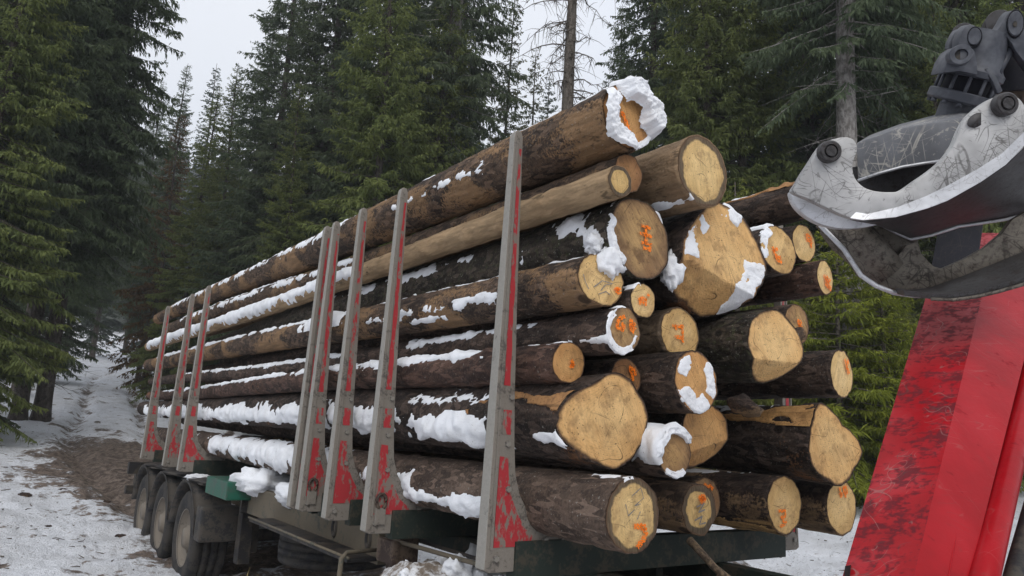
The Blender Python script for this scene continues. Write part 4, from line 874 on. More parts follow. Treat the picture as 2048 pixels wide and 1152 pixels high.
# snow and bark rubbish lying on the chassis
def rubble(name, label, pts, mat, cat, group=None):
    for i, (x, y, z, r, sq, sd) in enumerate(pts):
        V, P = lump_arrays(r, sd, sq, 18, 26); o = obj(name, npmesh(name, V, P, mat), None, (x, y, z)); tag(o, label[i], cat, group)
rubble('snow_heap', ['dirty heap of slid snow lying on the chassis behind the paired stakes', 'smaller grey snow heap beside the paired stakes', 'thin patch of snow on the rear mudguards'],
       [(2.42, 7.55, 1.24, .30, (.75, 1.5, .45), 501), (2.40, 6.55, 1.22, .22, (.6, 1.2, .45), 502), (2.25, 9.3, 1.15, .14, (1, 1.3, .25), 503)], M_SNOW, 'snow', 'snow heaps on the trailer')
# ---------------------------------------------------------------- rear of the truck under the trailer nose
TK = thing('truck_rear', 'snow covered mudguards, frame and air hoses of the truck below the trailer nose', 'truck', loc=(3.3, 3.6, 0))
TK_O = Vector((3.3, 3.6, 0))
def truck_child(o): o.location = o.location - TK_O; o.parent = TK; return o
def guard(x0, x1, yc, zc):
    pr = [(x0, .62), (x1, .62), (x1, .60), (x0, .60), (x0, .62)]
    V, P = lathe_arrays(pr, 30, 'x', math.radians(20), math.radians(160)); return truck_child(obj('mudguard', npmesh('mudguard', V, P, M_FENDER), None, (0, yc, zc)))
guard(2.10, 2.66, 4.02, .36); guard(4.1, 4.72, 3.75, .42)
def truck_wheel(x, y):
    w = bpy.data.objects.new('wheel', None); col.objects.link(w); w.location = (x, y, .46); truck_child(w); obj('tyre', TYRE_ME, w); obj('rim', RIM_ME, w)
    if x > 3.3: w.rotation_euler.z = PI
truck_wheel(2.38, 4.02); truck_wheel(4.40, 3.75)
for x in (2.95, 3.6): truck_child(box('frame_rail', (x, 1.2, .70), (x + .09, 4.6, .93), M_BLACK, None))
truck_child(box('fifth_wheel', (2.9, 2.9, .93), (3.75, 3.75, 1.02), M_BLACK, None, .03))
def coil(c0, c1, r, turns, th, n=140):
    c0, c1 = np.array(c0), np.array(c1); d = (c1 - c0); L = np.linalg.norm(d); d = d / L; a = np.cross(d, (0, 0, 1)); a /= np.linalg.norm(a); b = np.cross(d, a)
    s = np.linspace(0, 1, n); q = s * turns * 2 * PI
    return c0 + d * (s * L)[:, None] + a * (r * np.cos(q))[:, None] + b * (r * np.sin(q))[:, None]
truck_child(tube('air_hose', coil((2.75, 2.55, .93), (3.05, 2.4, .97), .055, 5, .008), .010, M_BLACK, None, 6)); truck_child(tube('air_hose', coil((2.95, 2.35, .85), (3.35, 2.3, .9), .05, 6, .008), .010, M_BLACK, None, 6))
truck_child(tube('air_hose', coil((2.65, 2.2, .80), (2.95, 2.1, .8), .05, 5, .008), .009, M_BLACK, None, 6))
t = NT('yellow_hose_plastic'); M_YEL = t.done((.45, .28, .03), .5)
truck_child(tube('air_coupling', coil((3.02, 2.02, .96), (3.10, 2.0, .95), .018, 1, .004, 24), .007, M_YEL, None, 6))
t = NT('crusted_snow_grit'); v = t.coord(); n1 = t.noise(v, 14, 6, .65); n2 = t.noise(v, 70, 4, .6)
M_GRIT = t.done(t.mix(t.rng(n1, .40, .62), t.mix(n2, (.12, .095, .075), (.30, .25, .20)), t.mix(n2, (.62, .62, .63), (.8, .81, .84))), .75, n2, .7, .02)
def crust(name, label, cx, cy, cz, w, l, seed, amp):
    nx, ny = 40, 70; A, B = np.meshgrid(np.linspace(-1, 1, nx), np.linspace(-1, 1, ny), indexing='ij'); e = np.clip(1 - np.maximum(np.abs(A), np.abs(B)) ** 4, 0, 1)
    x = cx + A * w; y = cy + B * l; z = cz + math.sqrt(1) * (np.sqrt(np.clip(.62 ** 2 - (y - cy) ** 2, 0, 1)) - .62) + e * amp * (.3 + 1.4 * fbm(np.stack([x * 9, y * 9, 0 * x], -1), seed, 4)) - .01
    idx = np.arange(nx * ny).reshape(nx, ny); q = np.stack([idx[:-1, :-1], idx[1:, :-1], idx[1:, 1:], idx[:-1, 1:]], -1).reshape(-1, 4)
    tag(obj(name, npmesh(name, np.stack([x, y, z], -1), [q], M_GRIT)), label, 'snow', None, 'stuff')
crust('gritty_snow', 'gritty snow crust on the truck mudguard under the nearest stake', 2.40, 4.02, .965, .30, .46, 601, .10)
crust('gritty_snow', 'grey gritty snow crust on the truck mudguard at the right', 4.41, 3.75, 1.045, .32, .42, 602, .06)
rs = random.Random(4)
LUMPS = [(2.44, 3.85, 1.06, .085), (2.26, 4.15, 1.02, .05), (2.55, 3.80, 1.02, .06), (2.60, 4.05, 1.02, .055), (2.33, 3.72, .99, .05), (2.50, 4.12, 1.04, .06), (2.64, 3.72, .99, .055), (2.18, 4.0, 1.02, .035), (2.45, 3.66, .97, .045)]
LUMP_LABELS = ['largest snow lump in the middle of the gritty mudguard', 'snow lump at the left end of the mudguard beside the landing leg', 'snow lump just left of the nearest stake foot', 'snow lump half behind the nearest stake foot', 'small snow lump on the near edge of the mudguard',
               'snow lump at the back of the mudguard under the ice block', 'snow lump right of the nearest stake foot on the mudguard', 'tiny snow crumb at the far left of the mudguard', 'snow lump lowest on the mudguard at the bottom picture edge']
for i, (x, y, z, r) in enumerate(LUMPS):
    V, P = lump_arrays(r, 620 + i, (1, 1, .75)); tag(obj('snow_lump', npmesh('snow_lump', V, P, M_SNOW), None, (x, y, z)), LUMP_LABELS[i], 'snow', 'snow lumps on the mudguard')
t = NT('grey_ice'); M_ICE = t.done((.34, .35, .36), .45, t.noise(t.coord(), 12, 4), .4, .02)
V, P = lump_arrays(.17, 640, (1.2, .8, .8)); tag(obj('ice_block', npmesh('ice_block', V, P, M_ICE), None, (2.70, 3.95, 1.02)), 'smooth grey block of ice behind the foot of the nearest stake', 'ice')
stick('fallen_branch', 'bent yellowish branch sticking down from under the bottom log row', [(3.02, 2.62, 1.37), (3.0, 2.45, 1.27), (3.03, 2.25, 1.16), (3.02, 2.05, 1.05), (3.05, 1.9, .94)], [.02, .018, .022, .022, .018], BK['tan'])
stick('short_branch', 'short brown branch beside the bent yellowish one', [(3.01, 2.44, 1.26), (2.94, 2.34, 1.17), (2.95, 2.2, 1.05)], [.012, .016, .015], BK['half'])
# ---------------------------------------------------------------- loading crane: red arm and log grapple
def mat_red_arm(name, wear):
    t = NT(name); v = t.coord(); b = t.noise(t.coord((1, 1, 1)), 5.5, 5, .65); f = t.noise(v, 60, 5, .7); b2 = t.noise(t.coord((2.5, 2.5, 1.2)), 6, 7, .75)
    c = t.mix(t.rng(b, .3, .7), (.28, .004, .008), (.37, .006, .012))
    sx = t.noise(t.coord((1, 1, .12), rot=(.5, .6, .2)), 70, 2, .6); sy = t.noise(t.coord((1, 1, .10), rot=(1.4, .3, 1.0)), 60, 2, .6)
    dk = t.rng(t.math('ADD', t.math('MULTIPLY', b2, .70), t.math('MULTIPLY', t.math('MAXIMUM', sx, sy), .50)), .74 - .16 * wear, .88 - .16 * wear)
    c = t.mix(t.math('MULTIPLY', t.rng(t.noise(v, 6, 6, .7), .45, .75), .30 * wear), c, (.40, .07, .085))
    c = t.mix(t.math('MULTIPLY', dk, .72 if wear > .5 else .3), c, (.060, .016, .022))
    for i, (sc, w, st) in enumerate(((14, .010, .12), (22, .012, .10), (30, .014, .15), (18, .010, .08))):
        q = i * .75 + .3; m = t.math('MULTIPLY', t.lines(t.coord((1, 1, st), rot=(q, q * .7, q * .3)), sc, w, .1), t.rng(t.noise(v, 9 + i, 3), .50, .58))
        c = t.mix(t.math('MULTIPLY', m, .55 if wear > .5 else .18), c, (.075, .055, .05) if i % 2 else (.30, .14, .13))
    r = t.rng(t.math('ADD', dk, t.math('MULTIPLY', f, .3)), 0, 1, .28, .6)
    m = t.done(c, r, f, .12, .004); t.b.inputs['Specular IOR Level'].default_value = .14; return m
M_RED = mat_red_arm('red_crane_paint', .25); M_REDW = mat_red_arm('scratched_red_crane_paint', 1.0)
def mat_scraped(name, base, dark, dens, metal, rough, mud=0.0):
    t = NT(name); v = t.coord(); big = t.noise(v, 8, 5, .65); f = t.noise(v, 90, 4, .6)
    c = t.mix(t.rng(big, .3, .7), base, tuple(q * .68 for q in base))
    for i, (sc, w, st) in enumerate(((30, .016, .10), (42, .018, .12), (55, .02, .10), (36, .016, .15), (48, .018, .1))):
        c = t.mix(t.math('MULTIPLY', t.math('MULTIPLY', t.lines(t.coord((1, 1, st), rot=(0, i * .63 + .2, i * .2)), sc, w * dens, .12), t.rng(t.noise(v, 9 + i, 3), .47, .60)), .65), c, dark)
    c = t.mix(t.math('MULTIPLY', t.rng(t.noise(v, 60, 3, .6), .62, .7), .5), c, dark)
    if mud: c = t.mix(t.rng(t.noise(v, 45, 6, .75), .50 - mud * .2, .80 - mud * .2), c, (.035, .026, .022))
    return t.done(c, rough, f, .12, .003, metal)
M_CLAW = mat_scraped('scraped_bare_steel', (.52, .515, .51), (.10, .095, .09), 1.2, .35, .5)
M_CLAWB = mat_scraped('worn_bright_steel', (.66, .67, .70), (.25, .24, .24), .5, .5, .38)
M_FRAME = mat_scraped('scratched_grey_paint', (.16, .165, .18), (.42, .40, .36), 1.8, 0, .5)
M_CLAWM = mat_scraped('muddy_scratched_steel', (.17, .15, .125), (.022, .018, .016), 2.2, .2, .55, .25)
M_DARKST = mat_scraped('dark_claw_steel', (.075, .072, .074), (.02, .018, .018), 1.0, .2, .5, .15)
t = NT('rotator_grey_paint'); v = t.coord(); M_ROT = t.done(t.mix(t.rng(t.noise(v, 14, 5, .65), .35, .7), (.045, .048, .060), (.105, .11, .125)), .45, t.noise(v, 60, 4), .15, .004)
M_NAVY = mat_scraped('dark_navy_paint_and_shade', (.012, .012, .018), (.03, .028, .028), .8, 0, .8)  # navy paint on drum and pin rings, painted shade on block and link hollow
CR = thing('loading_crane', 'scratched red crane arm rising at the right picture edge', 'crane', loc=(1.9172, 0.9404, 1.9103))
CR_O = CR.location.copy()
def crane_child(o): o.location = o.location - CR_O; o.parent = CR; return o
E1a, E1b = [(1.4717, 0.9181, 1.4921), (3.1458, 1.3809, 2.7547)]
E2a, E2b = [(1.4871, 0.7751, 1.5234), (3.2023, 1.2091, 2.7332)]
E3a, E3b = [(1.617, 0.7342, 1.5198), (3.4487, 1.0911, 2.7608)]
E4a, E4b = [(1.9315, 0.877, 1.4555), (3.7936, 1.2002, 2.8518)]
E5a, E5b = [(1.7224, 1.0276, 1.4419), (3.4196, 1.4697, 2.8274)]
def sections(a, b, n): return [Vector(a).lerp(Vector(b), i / n) for i in range(n + 1)]
bm = bmesh.new(); N = 10; loops = [[bm.verts.new(p) for p in sec] for sec in zip(*[sections(a, b, N) for a, b in ((E1a, E1b), (E2a, E2b), (E3a, E3b), (E4a, E4b), (E5a, E5b))])]
for s0, s1 in zip(loops[:-1], loops[1:]):
    for i in range(5):
        f = bm.faces.new((s0[i], s0[(i + 1) % 5], s1[(i + 1) % 5], s1[i])); f.material_index = 1 if i == 0 else 0
bm.faces.new(loops[0][::-1]); bm.faces.new(loops[-1])
for v_ in bm.verts: v_.co -= CR_O
ed = [e for e in bm.edges if len(e.link_faces) == 2 and e.calc_face_angle(0) > .3]
bmesh.ops.bevel(bm, geom=ed, offset=.010, segments=3, affect='EDGES', profile=.5)
me = bm_mesh('arm', bm, M_RED); me.materials.append(M_REDW); arm = obj('arm', me, CR); shade_auto(arm, 30)
def crane_tube(name, pts, r, mat, n=10): return crane_child(tube(name, pts, r, mat, None, n))
crane_tube('weld_seam', [(1.585, 0.7529, 1.5369), (1.6912, 0.7765, 1.6073), (2.206, 0.911, 1.9747), (2.9122, 1.0788, 2.458), (3.2397, 1.1562, 2.6817)], .0022, M_RED, 5)
crane_tube('hydraulic_pipe', [(1.6489, 0.7208, 1.5197), (1.8588, 0.7632, 1.6534), (2.5931, 0.911, 2.121), (3.4079, 1.0731, 2.6379)], .030, M_RED, 16)
crane_tube('hydraulic_hose', [(1.7526, 0.7007, 1.5328), (1.8713, 0.7226, 1.6057), (2.2294, 0.7813, 1.8164), (2.3418, 0.7986, 1.8811)], .022, M_BLACK, 12)
bm = bmesh.new(); add_hull8(bm, [(1.5809, 0.9386, 1.606), (1.5911, 0.9307, 1.6088), (1.5975, 0.944, 1.5343), (1.587, 0.9516, 1.5336)], [(1.6599, 0.9855, 1.5938), (1.6706, 0.9773, 1.5967), (1.6774, 0.9912, 1.5185), (1.6663, 0.9992, 1.5178)])
for v_ in bm.verts: v_.co -= CR_O
obj('bracket', bm_mesh('bracket', bm, M_BLACK), CR)
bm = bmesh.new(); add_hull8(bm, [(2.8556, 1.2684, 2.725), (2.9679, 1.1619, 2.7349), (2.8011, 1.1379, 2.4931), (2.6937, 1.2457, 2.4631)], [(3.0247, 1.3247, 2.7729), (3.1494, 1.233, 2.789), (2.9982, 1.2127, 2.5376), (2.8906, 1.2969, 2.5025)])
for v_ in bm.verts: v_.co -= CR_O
obj('dark_shade_block', bm_mesh('dark_shade_block', bm, M_NAVY), CR)  # added dark block, its colour stands in for shade behind the claws
t = NT('white_scratched_writing'); M_WHITE = t.done((.7, .68, .66), .7)
for st in ([(2.7934, 1.034, 2.3552), (2.8261, 1.0377, 2.3724), (2.8434, 1.0461, 2.3899), (2.8398, 1.0379, 2.3779)], [(2.8572, 1.0464, 2.3955), (2.8913, 1.0504, 2.4134), (2.8594, 1.0415, 2.3899), (2.8905, 1.0445, 2.4055)], [(2.9121, 1.0571, 2.4299), (2.9618, 1.06, 2.4525), (2.9325, 1.0593, 2.4406), (2.9192, 1.0465, 2.419)]):
    crane_tube('scratched_writing', st, .0012, M_WHITE, 4)

GR = thing('log_grapple', 'open steel log grapple with scraped silver claws hanging from its rotator', 'grapple')
GR.matrix_world = Matrix([[0.81019, 0.56544, -0.15446, 2.17427], [-0.58376, 0.80217, -0.12545, 1.03255], [0.05297, 0.1918, 0.98, 2.59182], [0.0, 0.0, 0.0, 1.0]])
def gplate(name, front, th, mat, bevel=.006, back=None):
    bm = bmesh.new(); b = back or [(x * (1 + th / 2.2), y + th, z * (1 + th / 2.2)) for x, y, z in front]
    add_hull8(bm, front, b); o = obj(name, bm_mesh(name, bm, mat, bevel=bevel), GR); return shade_auto(o, 35)
def smooth_closed(pts, k=3):
    p = np.array(pts, float); n = len(p); out = []
    for i in range(n):
        a, b, c, d = p[i - 1], p[i], p[(i + 1) % n], p[(i + 2) % n]
        for t_ in np.arange(k) / k: out.append(tuple(.5 * ((2 * b) + (c - a) * t_ + (2 * a - 5 * b + 4 * c - d) * t_ ** 2 + (3 * b - a - 3 * c + d) * t_ ** 3)))
    return out
def gstrip(name, a, b, mat, th=.02, sub=4):
    def dens(p):
        p = np.array(p, float); q = np.arange(len(p)); s = np.linspace(0, len(p) - 1, (len(p) - 1) * sub + 1); return np.stack([np.interp(s, q, p[:, i]) for i in range(3)], -1)
    a, b = dens(a), dens(b); n = len(a); nr = np.cross(a[n // 2] - a[n // 2 - 1], b[n // 2] - a[n // 2]); nr /= np.linalg.norm(nr); off = nr * th
    V = np.concatenate([a, b, a + off, b + off]); i = np.arange(n - 1)
    P = [np.stack([i, i + 1, n + i + 1, n + i], -1), np.stack([2 * n + i, 3 * n + i, 3 * n + i + 1, 2 * n + i + 1], -1), np.stack([i, 2 * n + i, 2 * n + i + 1, i + 1], -1), np.stack([n + i, n + i + 1, 3 * n + i + 1, 3 * n + i], -1),
         np.array([[0, n, 3 * n, 2 * n], [n - 1, 3 * n - 1, 4 * n - 1, 2 * n - 1]])]
    P[-1] = np.array([[0, n, 3 * n, 2 * n], [n - 1, 3 * n - 1, 4 * n - 1, 2 * n - 1]])
    o = obj(name, npmesh(name, V, P, mat, True), GR); return shade_auto(o, 40)
NEAR = [(-0.3579, 0.0047, 0.0244), (-0.3498, 0.0026, 0.045), (-0.3309, -0.0023, 0.0799), (-0.3121, -0.0072, 0.1103), (-0.2934, -0.0121, 0.142), (-0.2774, -0.0163, 0.1618), (-0.2536, -0.0226, 0.1753), (-0.2221, -0.031, 0.181), (-0.2012, -0.0366, 0.174), (-0.1908, -0.0394, 0.1559), (-0.1908, -0.0394, 0.1355), (-0.1999, -0.037, 0.1096), (-0.2012, -0.0366, 0.0834), (-0.1934, -0.0387, 0.0567), (-0.1727, -0.0443, 0.0326), (-0.1419, -0.0527, 0.0198), (-0.1062, -0.0625, 0.0157), (-0.0773, -0.0705, 0.0189), (-0.0436, -0.08, 0.0435), (-0.0041, -0.0912, 0.0732), (0.0277, -0.1003, 0.1044), (0.0519, -0.1073, 0.1428), (0.0663, -0.1115, 0.1815), (0.0806, -0.1157, 0.2116), (0.102, -0.122, 0.2368), (0.1315, -0.1307, 0.2599), (0.1607, -0.1395, 0.273), (0.1861, -0.1472, 0.2752), (0.2068, -0.1535, 0.2611), (0.2205, -0.1577, 0.2352), (0.2318, -0.1612, 0.2012), (0.2363, -0.1626, 0.1569), (0.2159, -0.1563, 0.125), (0.1758, -0.144, 0.0843), (0.1151, -0.1259, 0.0369), (0.0362, -0.1027, -0.0122), (-0.0114, -0.0891, -0.032), (-0.0924, -0.0663, -0.0555), (-0.138, -0.0538, -0.0615), (-0.1753, -0.0436, -0.062), (-0.209, -0.0345, -0.0553), (-0.2417, -0.0257, -0.0398), (-0.2814, -0.0152, -0.0181), (-0.3215, -0.0047, 0.0039)]
claw = gplate('claw_plate', smooth_closed(NEAR), .028, M_CLAW, .004)
EDGE = gstrip('worn_edge', [(-0.2127, -0.0425, -0.0575), (-0.1791, -0.0516, -0.0642), (-0.0965, -0.0743, -0.0577), (-0.0159, -0.0971, -0.0343), (0.0314, -0.1107, -0.0146), (0.11, -0.1339, 0.0343), (0.1704, -0.1521, 0.0815), (0.2307, -0.1706, 0.1539)], [(-0.1948, -0.0417, -0.04), (-0.1651, -0.0498, -0.0466), (-0.0889, -0.0708, -0.0286), (-0.0205, -0.09, -0.0007), (0.0283, -0.104, 0.0245), (0.1061, -0.1268, 0.0718), (0.1645, -0.1442, 0.1134), (0.232, -0.1649, 0.1894)], M_CLAWB, -.006)
gplate('claw_tip', smooth_closed([(-0.3203, 0.1157, 0.0404), (-0.3146, 0.1144, 0.0058), (-0.2946, 0.1094, -0.0244), (-0.2634, 0.1018, -0.0501), (-0.2282, 0.093, -0.068), (-0.1795, 0.0807, -0.0782), (-0.1313, 0.0685, -0.0777), (-0.077, 0.0545, -0.0682), (-0.03, 0.0422, -0.0556), (-0.0367, 0.044, -0.0327), (-0.0837, 0.0563, -0.0314), (-0.1588, 0.0755, -0.0218), (-0.2352, 0.0948, 0.0035), (-0.2847, 0.107, 0.0283)]), .03, M_CLAWB, .004)
gstrip('claw_back', [(-0.1953, -0.0045, -0.0599), (-0.1362, -0.0203, -0.0672), (-0.0768, -0.0363, -0.057), (0.0054, -0.0591, -0.0331), (0.0538, -0.0728, -0.013), (0.134, -0.0959, 0.0369), (0.1958, -0.114, 0.0851), (0.2621, -0.134, 0.1586)], [(0.0394, 0.2617, -0.0554), (0.0794, 0.2522, -0.0794), (0.119, 0.2428, -0.0999), (0.1771, 0.2288, -0.0877), (0.2558, 0.2095, -0.0597), (0.3163, 0.1945, -0.0513), (0.3869, 0.1767, -0.04), (0.4804, 0.1525, -0.0137)], M_DARKST, .02)
crv = [(0.0344, 0.2517, -0.0579), (0.0742, 0.2423, -0.0818), (0.1136, 0.2328, -0.1022), (0.1715, 0.2188, -0.09), (0.2497, 0.1995, -0.0622), (0.3099, 0.1845, -0.0538), (0.3802, 0.1667, -0.0425), (0.4733, 0.1425, -0.0163)]
V, P = tube_arrays(crv, .0055, 6); obj('wear_rail', npmesh('wear_rail', V, P, M_CLAWB), GR)
gplate('frame', [(-0.0818, 0.2013, 0.2089), (0.032, 0.1736, 0.2484), (0.2143, 0.1278, 0.2731), (0.2455, 0.1198, 0.2494), (0.1911, 0.1337, 0.1389), (0.1526, 0.1435, 0.1406), (0.0505, 0.1691, 0.1258), (-0.076, 0.1999, 0.087)], .2, M_FRAME, .008, [(0.0861, 0.4733, 0.2875), (0.1916, 0.4505, 0.3258), (0.4043, 0.4033, 0.3769), (0.4504, 0.3928, 0.3533), (0.3733, 0.4102, 0.2163), (0.3187, 0.4225, 0.2009), (0.198, 0.4491, 0.1823), (0.0861, 0.4733, 0.1556)])
V, P = tube_arrays([(-0.0783, 0.1949, 0.0863), (-0.0148, 0.1795, 0.1082), (0.0478, 0.1641, 0.1249), (0.0984, 0.1515, 0.1324), (0.1539, 0.1375, 0.1395)], .0055, 6); obj('frame_edge', npmesh('frame_edge', V, P, M_CLAWB), GR)
gplate('inner_claw_wall', [(-0.0354, 0.3455, 0.1529), (0.2524, 0.279, 0.2007), (0.2671, 0.2755, 0.0411), (0.1031, 0.314, 0.0288), (-0.0354, 0.3455, 0.0497)], .03, M_DARKST, .004)
LOW = [(-0.1813, 0.2468, -0.0533), (-0.1095, 0.23, -0.1336), (-0.0578, 0.2178, -0.2191), (-0.0125, 0.2069, -0.2535), (0.0352, 0.1954, -0.2746), (0.0824, 0.1838, -0.2826), (0.1431, 0.1688, -0.276), (0.2347, 0.1457, -0.2394), (0.3241, 0.1226, -0.1988), (0.4194, 0.0974, -0.1514), (0.4194, 0.0974, -0.0117), (0.3654, 0.1117, -0.0476), (0.3388, 0.1187, -0.0893), (0.2945, 0.1303, -0.1325), (0.2347, 0.1457, -0.1697), (0.1739, 0.1611, -0.1994), (0.1529, 0.1663, -0.1929), (0.1319, 0.1716, -0.1751), (0.1136, 0.1761, -0.1476), (0.1037, 0.1786, -0.1138), (0.0724, 0.1863, -0.123), (0.0409, 0.194, -0.171), (0.0049, 0.2027, -0.1951), (-0.0388, 0.2132, -0.1948), (-0.0902, 0.2255, -0.1305), (-0.1618, 0.2423, -0.0504)]
gplate('lower_claw_plate', LOW, .03, M_CLAWM, .003)
gplate('lower_claw_web', [(-0.0781, 0.289, -0.0834), (0.0424, 0.261, -0.0521), (0.1394, 0.2379, -0.1002), (0.1482, 0.2358, -0.1448), (0.1886, 0.226, -0.1961), (0.0867, 0.2505, -0.2351), (-0.0175, 0.275, -0.2098)], .03, M_CLAWM, .003)
V, P = tube_arrays([(-0.2117, 0.17, -0.0599), (-0.1364, 0.17, -0.1367), (-0.0851, 0.16, -0.2218), (-0.0406, 0.15, -0.2553), (0.0067, 0.14, -0.2759), (0.0708, 0.13, -0.2852), (0.1379, 0.11, -0.285)], .008, 8); obj('lower_claw_edge', npmesh('lower_claw_edge', V, P, M_CLAWB), GR)
gstrip('lower_claw_back', [(0.0301, 0.1854, -0.2777), (0.077, 0.1739, -0.2857), (0.1375, 0.1588, -0.2792), (0.2286, 0.1357, -0.2427), (0.3176, 0.1126, -0.2022), (0.4175, 0.086, -0.155)], [(-0.0048, 0.047, -0.2859), (0.0639, 0.0288, -0.2948), (0.121, 0.0134, -0.2975), (0.1771, -0.002, -0.2884), (0.2324, -0.0174, -0.2734), (0.3257, -0.044, -0.2412)], M_DARKST, -.02)
V, P = tube_arrays([(0.061, 0.0238, -0.2947), (0.118, 0.0084, -0.2974), (0.174, -0.007, -0.2883), (0.2291, -0.0224, -0.2734), (0.3221, -0.049, -0.2413)], .006, 6); obj('wear_rail', npmesh('wear_rail', V, P, M_CLAWM), GR)
V, P = tube_arrays([(-0.116, 0.26, -0.0356), (-0.0791, 0.25, -0.0861), (-0.0307, 0.23, -0.145), (0.0299, 0.22, -0.2158)], [.070, .072, .066, .06], 20); obj('hydraulic_cylinder', npmesh('hydraulic_cylinder', V, P, M_CLAWM), GR)
def gpin(name, c, r, hgt, mat, n=24):
    pr = [(0, r), (-hgt, r * .97), (-hgt - .004, r * .85), (-hgt - .004, r * .62), (-hgt + .003, r * .58), (-hgt + .003, r * .48), (-hgt - .006, r * .46), (-hgt - .006, 0)]
    V, P = lathe_arrays(pr, n, 'y'); o = obj(name, npmesh(name, V, P, mat, True), GR, c); return shade_auto(o, 30)
for c in [(-0.2681, -0.0188, 0.1378), (0.1653, -0.1409, 0.2462)]: gpin('pivot_pin', c, .033, .022, M_DARKST)
V, P = lathe_arrays([(0, .030), (-.003, .028), (-.003, .0)], 24, 'y'); o = obj('lightening_hole', npmesh('lightening_hole', V, P, M_DARKST), GR, [(0.1068, -0.1234, 0.2098)][0]); o.scale = (1, 1, .62); o.rotation_euler.y = -.5
# rotator: two flanges joined by bolts, housing and yoke above
RT = bpy.data.objects.new('rotator', None); col.objects.link(RT); RT.parent = GR; RT.location = [(0.3221, 0.3195, 0.3666)][0]
RT.rotation_euler = Vector((.23, -.34, .91)).to_track_quat('Z', 'Y').to_euler()
for nm, pr, mt in (('mount', [(-.08, .0), (-.08, .052), (.0, .056), (.0, 0)], M_ROT), ('lower_flange', [(.0, .04), (.0, .098), (.006, .104), (.032, .104), (.036, .098), (.036, .04)], M_ROT), ('drum', [(.0, .070), (.10, .070)], M_NAVY),
                   ('upper_flange', [(.086, .04), (.086, .094), (.090, .100), (.108, .100), (.116, .092), (.125, .086), (.17, .078), (.24, .055), (.245, 0)], M_ROT)):
    V, P = lathe_arrays(pr, 44, 'z'); shade_auto(obj(nm, npmesh(nm, V, P, mt), RT), 30)
for q in range(12):
    a = q * 2 * PI / 12; c, s_ = math.cos(a) * .089, math.sin(a) * .089
    V, P = tube_arrays([(c, s_, .0), (c, s_, .1)], .006, 8); obj('flange_bolt', npmesh('flange_bolt', V, P, M_ROT), RT)
    V, P = tube_arrays([(c * 1.0, s_ * 1.0, -.012), (c, s_, .002)], .010, 6); obj('bolt_head', npmesh('bolt_head', V, P, M_ROT), RT)
gplate('rotator_housing_plate', [(0.2, 0.2004, 0.4358), (0.2113, 0.1976, 0.4739), (0.2282, 0.1934, 0.5033), (0.2493, 0.1881, 0.5178), (0.2758, 0.1815, 0.5172), (0.2897, 0.178, 0.5), (0.2967, 0.1762, 0.4577), (0.2981, 0.1759, 0.4223), (0.2479, 0.1885, 0.4388)], .09, M_ROT, .005)
def gdisc(name, c, r, th, mat, rot=(0, 0, 0), sc=(1, 1, 1), hole=0.0):
    pr = [(th, r), (0, r), (-.003, r * .94), (-.003, max(hole, .0))] + ([(th * .8, hole)] if hole else [])
    V, P = lathe_arrays(pr, 28, 'y'); o = obj(name, npmesh(name, V, P, mat), GR, c); o.rotation_euler = rot; o.scale = sc; return shade_auto(o, 30)
gdisc('port_boss', [(0.2459, 0.1798, 0.4893)][0], .040, .02, M_ROT, (0, -.3, 0), (1, 1, .8), .022); gdisc('port_bore', [(0.2528, 0.1913, 0.4929)][0], .0225, .01, M_BLACK, (0, -.3, 0), (1, 1, .8))
gplate('yoke_lug', smooth_closed([(0.2613, 0.2769, 0.5384), (0.2744, 0.2737, 0.5808), (0.2876, 0.2706, 0.5997), (0.3051, 0.2664, 0.6016), (0.308, 0.2657, 0.5647), (0.2963, 0.2685, 0.5356)], 2), .03, M_ROT, .004)
gplate('yoke_lug', smooth_closed([(0.2572, 0.2092, 0.523), (0.2671, 0.2067, 0.5742), (0.2826, 0.2029, 0.5924), (0.2995, 0.1987, 0.5909), (0.3135, 0.1952, 0.5735), (0.319, 0.1938, 0.5374), (0.3051, 0.1973, 0.5191)], 2), .05, M_ROT, .004)
gdisc('yoke_pin_ring', [(0.2996, 0.1964, 0.5528)][0], .031, .02, M_NAVY, (0, 0, -.5), (.7, 1, 1.05)); gdisc('yoke_pin', [(0.2959, 0.1903, 0.5508)][0], .026, .02, M_ROT, (0, 0, -.5), (.7, 1, 1.05)); gdisc('yoke_roller', [(0.3173, 0.2864, 0.5952)][0], .034, .05, M_DARKST, (0, 0, -.5))
gplate('tip_link', smooth_closed([(0.3148, 0.218, 0.5291), (0.3458, 0.2103, 0.5462), (0.3821, 0.2012, 0.582), (0.4016, 0.1963, 0.6192), (0.4182, 0.1921, 0.6354), (0.4347, 0.1879, 0.629), (0.4484, 0.1844, 0.5987), (0.4566, 0.1823, 0.5529), (0.4811, 0.176, 0.4865), (0.4811, 0.176, 0.4223), (0.4484, 0.1844, 0.473), (0.4264, 0.19, 0.5071), (0.4044, 0.1956, 0.5509), (0.371, 0.204, 0.5278), (0.343, 0.211, 0.5106), (0.3261, 0.2152, 0.4988)], 2), .05, M_ROT, .005)
V, P = tube_arrays([(0.4338, 0.22, 0.52), (0.4076, 0.22, 0.4709), (0.388, 0.22, 0.4349)], .012, 8); obj('link_strut', npmesh('link_strut', V, P, M_ROT), GR)
